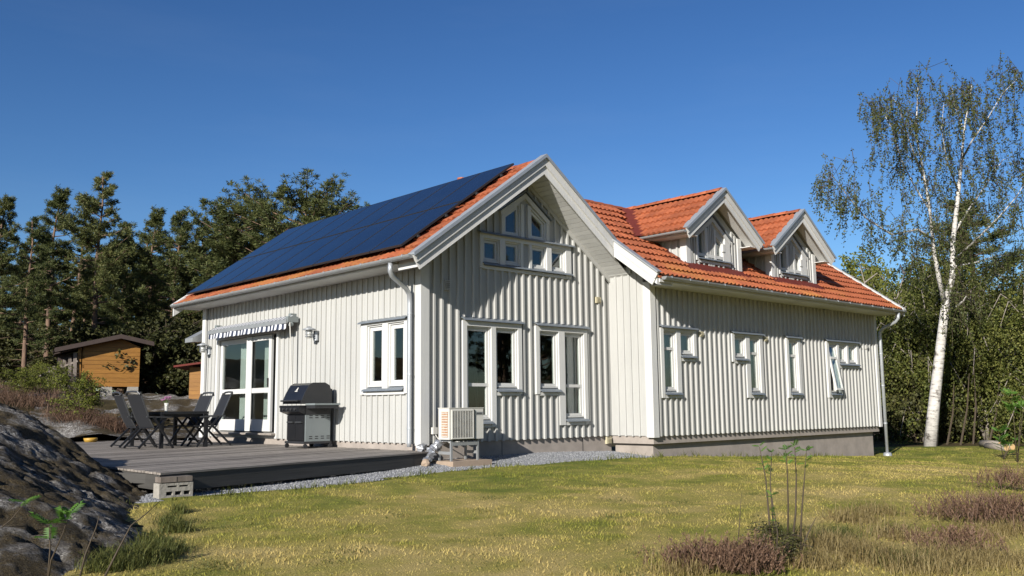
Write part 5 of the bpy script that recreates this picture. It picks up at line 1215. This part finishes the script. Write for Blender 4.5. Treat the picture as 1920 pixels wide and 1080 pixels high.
# ---- the white birch
def birch():
    D0 = 31.5; b = at_depth(1744, 838, D0); zb = g(b.x, b.y); r = empty('birch_tree', (b.x, b.y, zb)); tag(r, 'tall white-barked birch with forked trunk and drooping twigs beside the house', 'tree')
    rng = np.random.default_rng(5); tr = MB(); L = []; tw = MB()
    def W(px, py, dd=0): return at_depth(px, py, D0+dd)
    base = Vector((b.x, b.y, zb-.1))
    limbs = [([base, W(1750, 770), W(1760, 680), W(1768, 610), W(1774, 562)], [.235, .195, .17, .15, .135]),
             ([W(1774, 562), W(1786, 520, .1), W(1787, 450, .2), W(1796, 370, .3), W(1803, 300, .5), W(1808, 240, .6), W(1822, 160, .7)], [.115, .10, .085, .07, .05, .03, .012]),
             ([W(1772, 575), W(1760, 520, -.2), W(1751, 470, -.4), W(1744, 400, -.5), W(1733, 330, -.6), W(1717, 250, -.7), W(1722, 150, -.6)], [.10, .08, .065, .05, .04, .025, .01]),
             ([W(1803, 300, .5), W(1822, 265, 0), W(1850, 225, -.5), W(1880, 175, -.9), W(1915, 140, -1.2)], [.04, .03, .022, .014, .006]),
             ([W(1751, 450, -.4), W(1720, 430, -1), W(1672, 440, -1.6), W(1625, 410, -2.1), W(1583, 360, -2.4), W(1562, 330, -2.5)], [.05, .04, .03, .022, .012, .005]),
             ([W(1744, 395, -.5), W(1715, 350, .4), W(1690, 300, 1), W(1672, 240, 1.4), W(1650, 200, 1.6)], [.035, .027, .02, .013, .006]),
             ([W(1730, 330, -.6), W(1705, 265, -1.2), W(1685, 200, -1.6), W(1672, 180, -1.8)], [.03, .02, .012, .005]),
             ([W(1787, 440, .2), W(1815, 395, 1), W(1850, 345, 1.6), W(1880, 300, 2), W(1912, 290, 2.2)], [.045, .035, .025, .015, .006]),
             ([W(1787, 490, .1), W(1830, 450, -1), W(1870, 410, -1.6), W(1905, 370, -2), W(1930, 330, -2.2)], [.045, .035, .025, .015, .006]),
             ([W(1787, 500, .1), W(1830, 492, 1), W(1868, 480, 1.6), W(1895, 478, 2)], [.045, .03, .02, .008]),
             ([W(1776, 580, 0), W(1795, 575, -.6), W(1808, 562, -.9), W(1812, 555, -1)], [.05, .045, .03, .012]),
             ([W(1797, 360, .3), W(1775, 300, -.5), W(1765, 240, -1), W(1770, 190, -1.2)], [.03, .022, .013, .005]),
             ([W(1808, 245, .6), W(1790, 200, 1.2), W(1785, 165, 1.5)], [.02, .013, .005])]
    for pts, rad in limbs: tr.tube(pts, rad, 10 if rad[0] > .1 else 6)
    def weep(p, n, ln):
        for _ in range(n):
            q = np.array(p)+rng.normal(0, .22, 3); l = rng.uniform(.35, 1)*ln; dx = rng.normal(0, .25, 2); k = int(12+l*23)
            e = q+np.array([dx[0], dx[1], -l]); top = q+np.array([dx[0]*.3, dx[1]*.3, .12]); tw.tube([Vector(np.array(p)), Vector(top), Vector((q+e)/2+np.array([dx[0]*.15, dx[1]*.15, 0])), Vector(e)], [.009, .007, .005, .003], 3, False)
            t = rng.random(k)[:, None]; L.append(top+(e-top)*t+rng.normal(0, .038, (k, 3)))
    for pts, rad in limbs[1:]:
        for a, c in zip(pts[1:], pts[2:]):
            for _ in range(6):
                p = a.lerp(c, rng.random()); weep(p+Vector(rng.normal(0, .38, 3)), 3, 1.05)
        e = pts[-1]; weep(e, 7, 1.0); weep(e+Vector(rng.normal(0, .5, 3)), 5, 1.2)
    for px, py in ((1560, 350), (1575, 400), (1590, 370), (1612, 400), (1640, 430), (1660, 470), (1640, 250), (1630, 210), (1640, 300), (1665, 340), (1690, 390), (1700, 460), (1720, 500), (1740, 520), (1800, 520), (1830, 330), (1860, 300), (1890, 240), (1900, 400), (1840, 420), (1815, 470), (1740, 360), (1750, 300), (1905, 320), (1870, 360), (1720, 200), (1690, 230), (1755, 440), (1775, 470), (1730, 440), (1790, 400), (1820, 200), (1850, 190), (1800, 180)):
        weep(W(px, py-12, rng.uniform(-1.6, 1.6)), 7, 1.0)
    tr.build('trunk', 'birchbark', r, True); tw.build('twigs', 'twig', r)
    c = np.concatenate(L); link('crown', np_mesh('birch_crown', cards(c, rdir(len(c), -.5, rng), rng.uniform(.055, .11, len(c)), rng.uniform(.035, .065, len(c)), rng), 4), 'bleaf', r)
birch()
# ---- leafy trees and bushes closing the garden on the right
BT_ = [broad(51, 7, 2.3, 'bush', 'leafy_tree', 19000, .10, .7, 3, 'logbark', .10), broad(52, 7, 2.6, 'bush', 'leafy_tree', 21000, .095, .4, 4, 'logbark', .06), broad(53, 6, 2.2, 'brightbush', 'leafy_tree', 15000, .10, .1, 3, 'logbark', .15)]
bu = [False]*3
def bt(k, px, yt, d, lab, **kw):
    o = stand(BT_[k], not bu[k], px, yt, d, lab, 'tree', 'leafy trees behind the birch', **kw); bu[k] = True
for k, px, yt, d, lab in [(2, 1585, 432, 46, 'bright green tree showing right above the second dormer'), (0, 1625, 468, 40, 'olive tree just right of the roof verge'), (1, 1672, 452, 39, 'olive tree between the downpipe and the birch trunk'),
                          (0, 1716, 480, 36, 'drooping olive tree left of the birch trunk'), (2, 1690, 440, 50, 'bright green tree top behind the olive trees'), (1, 1775, 455, 38, 'drooping tree directly behind the birch trunk'), (0, 1828, 462, 36, 'drooping tree right of the birch trunk'),
                          (1, 1880, 440, 37, 'dense olive tree at the right edge'), (0, 1925, 470, 33, 'tree cut by the right edge of the photograph'), (1, 1965, 430, 38, 'leafy tree just beyond the right edge of the photograph'), (1, 1650, 520, 46, 'low dense tree behind the far end of the house'), (0, 1740, 470, 47, 'olive tree in the second row left of the birch'), (1, 1850, 470, 48, 'olive tree in the second row right of the birch')]:
    bt(k, px, yt, d, lab)
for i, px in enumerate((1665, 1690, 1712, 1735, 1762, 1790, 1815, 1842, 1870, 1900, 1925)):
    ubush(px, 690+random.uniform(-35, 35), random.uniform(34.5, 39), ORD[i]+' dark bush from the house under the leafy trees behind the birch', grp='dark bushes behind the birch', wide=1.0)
# the wood farther back reads as one dark mass
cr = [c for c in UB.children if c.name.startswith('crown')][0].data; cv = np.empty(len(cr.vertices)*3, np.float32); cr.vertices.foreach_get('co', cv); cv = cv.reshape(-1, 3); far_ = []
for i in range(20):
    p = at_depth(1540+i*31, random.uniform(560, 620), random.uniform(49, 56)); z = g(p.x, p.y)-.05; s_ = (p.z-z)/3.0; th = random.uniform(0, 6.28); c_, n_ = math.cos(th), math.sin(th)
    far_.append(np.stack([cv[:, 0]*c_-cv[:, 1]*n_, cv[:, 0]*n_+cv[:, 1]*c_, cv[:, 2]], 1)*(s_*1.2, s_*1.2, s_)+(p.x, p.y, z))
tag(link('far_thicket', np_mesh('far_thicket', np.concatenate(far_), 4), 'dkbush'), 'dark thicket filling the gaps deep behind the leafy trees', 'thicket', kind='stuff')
# thin young stems in front of the dark wood
for i, (px, yt, d) in enumerate(((1800, 700, 32.5), (1824, 690, 33), (1852, 720, 32), (1775, 720, 33))):
    p = at_depth(px, 832, d); zb = g(p.x, p.y); t = at_depth(px+random.uniform(-18, 22), yt, d); r = empty('young_stem', (p.x, p.y, zb)); tag(r, ['thin grey stem just right of the birch trunk', 'second thin grey stem right of the birch trunk', 'thin grey stem farthest right of the birch', 'thin grey stem close behind the birch trunk'][i], 'sapling', 'thin stems by the birch')
    MB().tube([(p.x, p.y, zb-.1), Vector((p.x, p.y, zb)).lerp(t, .5)+Vector((.1, -.05, 0)), t], [.04, .03, .012], 6).build('stem', 'twig', r)

# ---- shrub behind the deck
SH = broad(61, 1.5, .62, 'brightbush', 'birch_shrub', 5200, .05, .0, 6, base=.05)
p = at_depth(135, 795, 25); SH.location = (p.x, p.y, g(p.x, p.y)-.05); SH.scale = (1.05,)*3; tag(SH, 'yellow-green birch shrub behind the deck in front of the cabin', 'shrub')
sh2 = copy_tree(SH); p = at_depth(98, 700, 33); sh2.location = (p.x, p.y, g(p.x, p.y)); sh2.scale = (.9,)*3; tag(sh2, 'pale green shrub left of the leaning boards', 'shrub')
for i, (px, py, d, sc, lab) in enumerate(((30, 735, 27, .6, 'low green shrub on the slope at the left edge'), (70, 720, 29, .7, 'low green shrub between the heather and the leaning boards'), (255, 765, 27, .35, 'tiny green shrub on the bare rock right of the birch shrub'))):
    s3 = copy_tree(SH); p = at_depth(px, py, d); s3.location = (p.x, p.y, max(g(p.x, p.y), bed_z(p.x, p.y))-.05); s3.scale = (sc*1.2, sc*1.2, sc); s3.rotation_euler = (0, 0, i*2.0); tag(s3, lab, 'shrub')
# ---- ground cover: heather, dry grass
def sprigs(c, hmin, hmax, spread, lpr, rng):
    """upright twiggy sprigs standing at the points c"""
    out = []; n = len(c); h = rng.uniform(hmin, hmax, n); d = rdir(n, 1.6, rng); d /= np.linalg.norm(d, axis=1, keepdims=True)
    out.append(cards(c, d, h, h*.022+.002, rng))
    for k in range(lpr):
        t = rng.uniform(.25, 1, n)[:, None]; b = c+d*h[:, None]*t; e = d+rdir(n, .2, rng)*.7; out.append(cards(b, e, rng.uniform(.015, .04, n), rng.uniform(.005, .010, n), rng))
    return np.concatenate(out)
rng = np.random.default_rng(8); pts = []
for px, py, d, sx, sy, n in ((40, 715, 27, 1.6, 1.0, 800), (10, 740, 25.5, .8, .8, 500), (80, 745, 26, .7, .6, 350), (175, 800, 24.6, .9, .5, 1100), (140, 800, 24.8, .5, .5, 600), (215, 812, 24.4, .5, .25, 400), (60, 700, 31, 2.0, 1.0, 700)):
    q = at_depth(px, py, d); P_ = rng.normal(0, .55, (n, 2))*(sx, sy)
    for a, b in P_:
        x, y = q.x+a*.68-b*.73, q.y-a*.73-b*.68+.3
        if y < 11.65 and -5.3 < x < .2: continue
        pts.append((x, y, max(g(x, y), bed_z(x, y) if y > 11.2 else -9)-.02))
tag(link('heather', np_mesh('heather', sprigs(np.array(pts), .22, .46, .1, 9, rng), 4), 'heather'), 'brown heather covering the rocky slope behind the deck', 'heather', kind='stuff')
def hbush(px, py, n, rx, ry, h, lab):
    q = hit(px, py); rng = np.random.default_rng(int(px)); P_ = rng.normal(0, .42, (n, 2)); r = empty('heather_bush', (q.x, q.y, g(q.x, q.y))); tag(r, lab, 'bush', 'heather bushes by the lawn')
    xy = np.stack([q.x+P_[:, 0]*rx*.68-P_[:, 1]*ry*.73, q.y-P_[:, 0]*rx*.73-P_[:, 1]*ry*.68], 1); rr = np.clip(1-np.linalg.norm(P_, axis=1)*.55, .25, 1)
    c = np.column_stack([xy, [g(x, y) for x, y in xy]]); lump = np.array([max(.15, .75+.9*fbm(x, y, 3.2, 3)) for x, y in xy]); keep_ = rng.random(n) < np.clip(lump*.75, .15, .8); c[:, 2] += rng.uniform(-.02, h*.55, n)*rr*lump; c = c[keep_]; n = len(c)
    link('sprigs', np_mesh('heather_sprigs', sprigs(c, h*.35, h*.85, .1, 14, rng), 4), 'heather', r)
hbush(1325, 1070, 620, .42, .30, .30, 'brown heather bush at the bottom edge of the lawn'); hbush(1400, 1078, 600, .32, .25, .26, 'small heather bush beside the rowan stems')
hbush(1870, 985, 1300, .8, .6, .38, 'large reddish heather bush at the right edge of the lawn'); hbush(1905, 920, 600, .7, .5, .40, 'greyish heather bush behind the large reddish one')
hbush(1790, 1035, 550, .45, .4, .22, 'low heather bush left of the large reddish one')
def longgrass(name, spots, h0, h1, mat, lab, w=.006):
    rng = np.random.default_rng(len(spots)+3); C = []
    for px, py, n, s in spots:
        q = hit(px, py); P_ = rng.normal(0, .5, (n, 2))*s
        for a, b in P_: C.append((q.x+a, q.y+b, max(g(q.x+a, q.y+b), -9)))
    c = np.array(C); n = len(c); h = rng.uniform(h0, h1, n); th = rng.uniform(0, 6.283, n); ln = rng.uniform(.2, .9, n)
    d = np.column_stack([np.cos(th)*ln, np.sin(th)*ln, np.ones(n)]); d /= np.linalg.norm(d, axis=1, keepdims=True); tip = c+d*h[:, None]+np.column_stack([np.cos(th)*h*.35*ln, np.sin(th)*h*.35*ln, -h*.18]); mid = c+d*h[:, None]*.55
    s = np.column_stack([-np.sin(th), np.cos(th), np.zeros(n)])*w/2
    tag(link(name, np_mesh(name, np.stack([c-s, c+s, mid+s*.8, mid-s*.8], 1).reshape(-1, 3).tolist()+np.stack([mid-s*.8, mid+s*.8, tip, tip-s*.05], 1).reshape(-1, 3).tolist(), 4), mat), lab, 'grass', kind='stuff')
longgrass('dry_grass', [(1290, 1078, 350, .3), (1360, 1060, 300, .3), (1430, 1050, 300, .25), (1830, 1010, 400, .35), (1900, 1000, 400, .35), (1850, 940, 300, .4), (1765, 1050, 300, .3), (1560, 1030, 900, .35), (1620, 1050, 900, .35), (1680, 1010, 700, .3), (1720, 1070, 900, .4), (1600, 980, 500, .3), (1850, 1060, 900, .4), (1780, 970, 300, .3), (1520, 1065, 500, .25), (1640, 965, 400, .35)], .10, .26, 'drygrass', 'long straw coloured grass lying at the rough edge of the lawn')
longgrass('lawn_tufts', [(int(x), int(y), 90, .24) for x, y in zip(np.random.default_rng(31).uniform(340, 1700, 60), np.random.default_rng(32).uniform(880, 1075, 60))], .02, .05, 'tuft', 'small green tufts and weeds scattered in the lawn', .008)
longgrass('grass_tussock', [(318, 985, 250, .12), (335, 965, 200, .1), (280, 1020, 300, .15), (255, 1055, 1500, .28), (300, 1040, 700, .2), (330, 1000, 400, .15), (205, 1070, 700, .2), (1475, 1010, 500, .2), (1570, 1010, 400, .25), (1690, 1060, 400, .3)], .08, .22, 'tuft', 'green grass tussocks beside the rock and the rough edge')
# ---- rowan shoots
def rowan_leaf(m, p, d, L, rng):
    d = Vector(d).normalized(); s = d.cross(Vector((0, 0, 1))).normalized(); up = s.cross(d)
    for k in range(7):
        t = .18+.13*k; b = p+d*L*t-Vector((0, 0, .18*L*t*t))
        for sg in ((-1, 1) if k < 6 else (0,)):
            e = (s*sg*.95+d*(.45 if sg else 1)-up*.18).normalized(); l = L*.34*(1-.3*abs(t-.5)); w = l*.19; sd = e.cross(up).normalized()
            m.add([b, b+e*l*.35+sd*w+up*.01, b+e*l, b+e*l*.35-sd*w+up*.01], [(0, 1, 2, 3)])
def rowan(stems, lab, leafL, rad=.008, seed=1, mat='rowan', nl=5):
    rng = np.random.default_rng(seed); b = stems[0][0]; r = empty('rowan_sapling', b); tag(r, lab, 'sapling'); tr = MB(); lv = MB()
    for pts in stems:
        lf = pts[-1] != 0; pts = [p for p in pts if p != 0]; tr.tube(pts, [rad*(1-.75*i/(len(pts)-1)) for i in range(len(pts))], 6)
        if lf:
            for k in range(nl):
                a = rng.uniform(0, 6.283); rowan_leaf(lv, pts[-1].lerp(pts[-2], .0 if k < 3 else rng.uniform(0, .8)), (math.cos(a), math.sin(a), rng.uniform(.2, 1.3)), leafL*rng.uniform(.6, 1.1), rng)
    tr.build('stem', 'twig', r, True)
    if lv.v: link('leaves', lv.mesh('rowan_leaves', fix=False), mat, r)
def A(px, py, d): return at_depth(px, py, d)
rowan([[A(85, 1120, 6.6), A(96, 1050, 6.6), A(118, 1000, 6.55), A(128, 968, 6.5)], [A(88, 1110, 6.6), A(94, 1030, 6.6), A(92, 985, 6.65)]], 'rowan shoot with fresh green leaves on the near rock', .17, .009, 2)
rowan([[A(-10, 1000, 7.2), A(20, 975, 7.2), A(48, 942, 7.2)]], 'rowan twig with two leaf sprays at the left edge of the rock', .14, .007, 3, nl=4)
rowan([[A(148, 1090, 6.3), A(160, 1040, 6.35), A(180, 990, 6.4), A(186, 968, 6.4), 0], [A(192, 1090, 6.2), A(222, 1030, 6.3), A(246, 985, 6.4), A(272, 965, 6.5), A(300, 940, 6.6), 0]], 'bare budding twigs leaning over the rock toe', .06, .008, 4)
q = hit(1470, 1055); DQ = (q-CAM).dot(F)
def B_(px, py, k=0): return at_depth(px, py, DQ+k)
rowan([[B_(1448, 1060), B_(1441, 960), B_(1436, 900, .1), B_(1424, 838, .1)], [B_(1462, 1060), B_(1450, 980, .1), B_(1444, 905, .15), B_(1447, 850, .2)], [B_(1476, 1050), B_(1478, 950), B_(1476, 880, -.1), B_(1473, 845, -.1)], [B_(1482, 1055), B_(1492, 960), B_(1493, 890, .1), B_(1490, 838, .1)], [B_(1500, 1050, .1), B_(1503, 960, .1), B_(1508, 900, .1), B_(1512, 845, .1)], [B_(1455, 1060, -.1), B_(1458, 1000, -.1), B_(1447, 930, -.1)], [B_(1490, 1060, -.1), B_(1515, 1000, -.1), B_(1530, 970, -.1), 0]],
      'cluster of thin rowan stems with leaf tufts on the lawn edge', .085, .011, 5, nl=8)
rowan([[B_(1380, 1050), B_(1386, 990), B_(1390, 925), 0]], 'single bare stick standing left of the rowan cluster', .05, .006, 6)
SB2 = broad(71, .5, .3, 'dkbush', 'lingonberry_shrub', 1500, .03, 0, 6, base=.05); q = hit(1462, 1062); SB2.location = (q.x, q.y, g(q.x, q.y)); SB2.scale = (.85, .85, .7); tag(SB2, 'small dark green shrub at the foot of the rowan cluster', 'shrub')
for i, (px, py, d, lab) in enumerate(((1880, 830, 25, 'rowan sapling with green leaf sprays by the cut logs'), (1905, 760, 24, 'taller rowan sapling at the right edge by the wood'))):
    p = at_depth(px, 838, d); zb = g(p.x, p.y); t1, t2 = at_depth(px-8, py-20, d), at_depth(px+14, py+5, d)
    rowan([[Vector((p.x, p.y, zb)), Vector((p.x, p.y, zb)).lerp(t1, .6), t1], [Vector((p.x, p.y, zb)), Vector((p.x, p.y, zb)).lerp(t2, .6), t2], [Vector((p.x, p.y, zb)), t1.lerp(t2, .5)+Vector((.2, 0, -.2))]], lab, .42, .014, 10+i, nl=7)
# cut logs by the wood
for i, (px, py, r_) in enumerate(((1878, 838, .13), (1888, 842, .11), (1899, 840, .10))):
    p = hit(px, py+4); a = Vector((p.x, p.y, p.z+r_)); b = a+Vector((.45, .75, 0)); o = empty('cut_log', (p.x, p.y, p.z)); tag(o, ['largest cut log with pale end by the wood at the right', 'middle cut log lying by the wood at the right', 'cut log nearest the right edge by the wood'][i], 'log', 'cut logs by the wood')
    MB().tube([a, b], r_, 12).build('log', 'logbark', o, True); MB().tube([a+(a-b).normalized()*.004, a], r_*.93, 12).build('cut_face', 'cut', o)
for o in bpy.data.objects:
    if 'h' in o: del o['h']
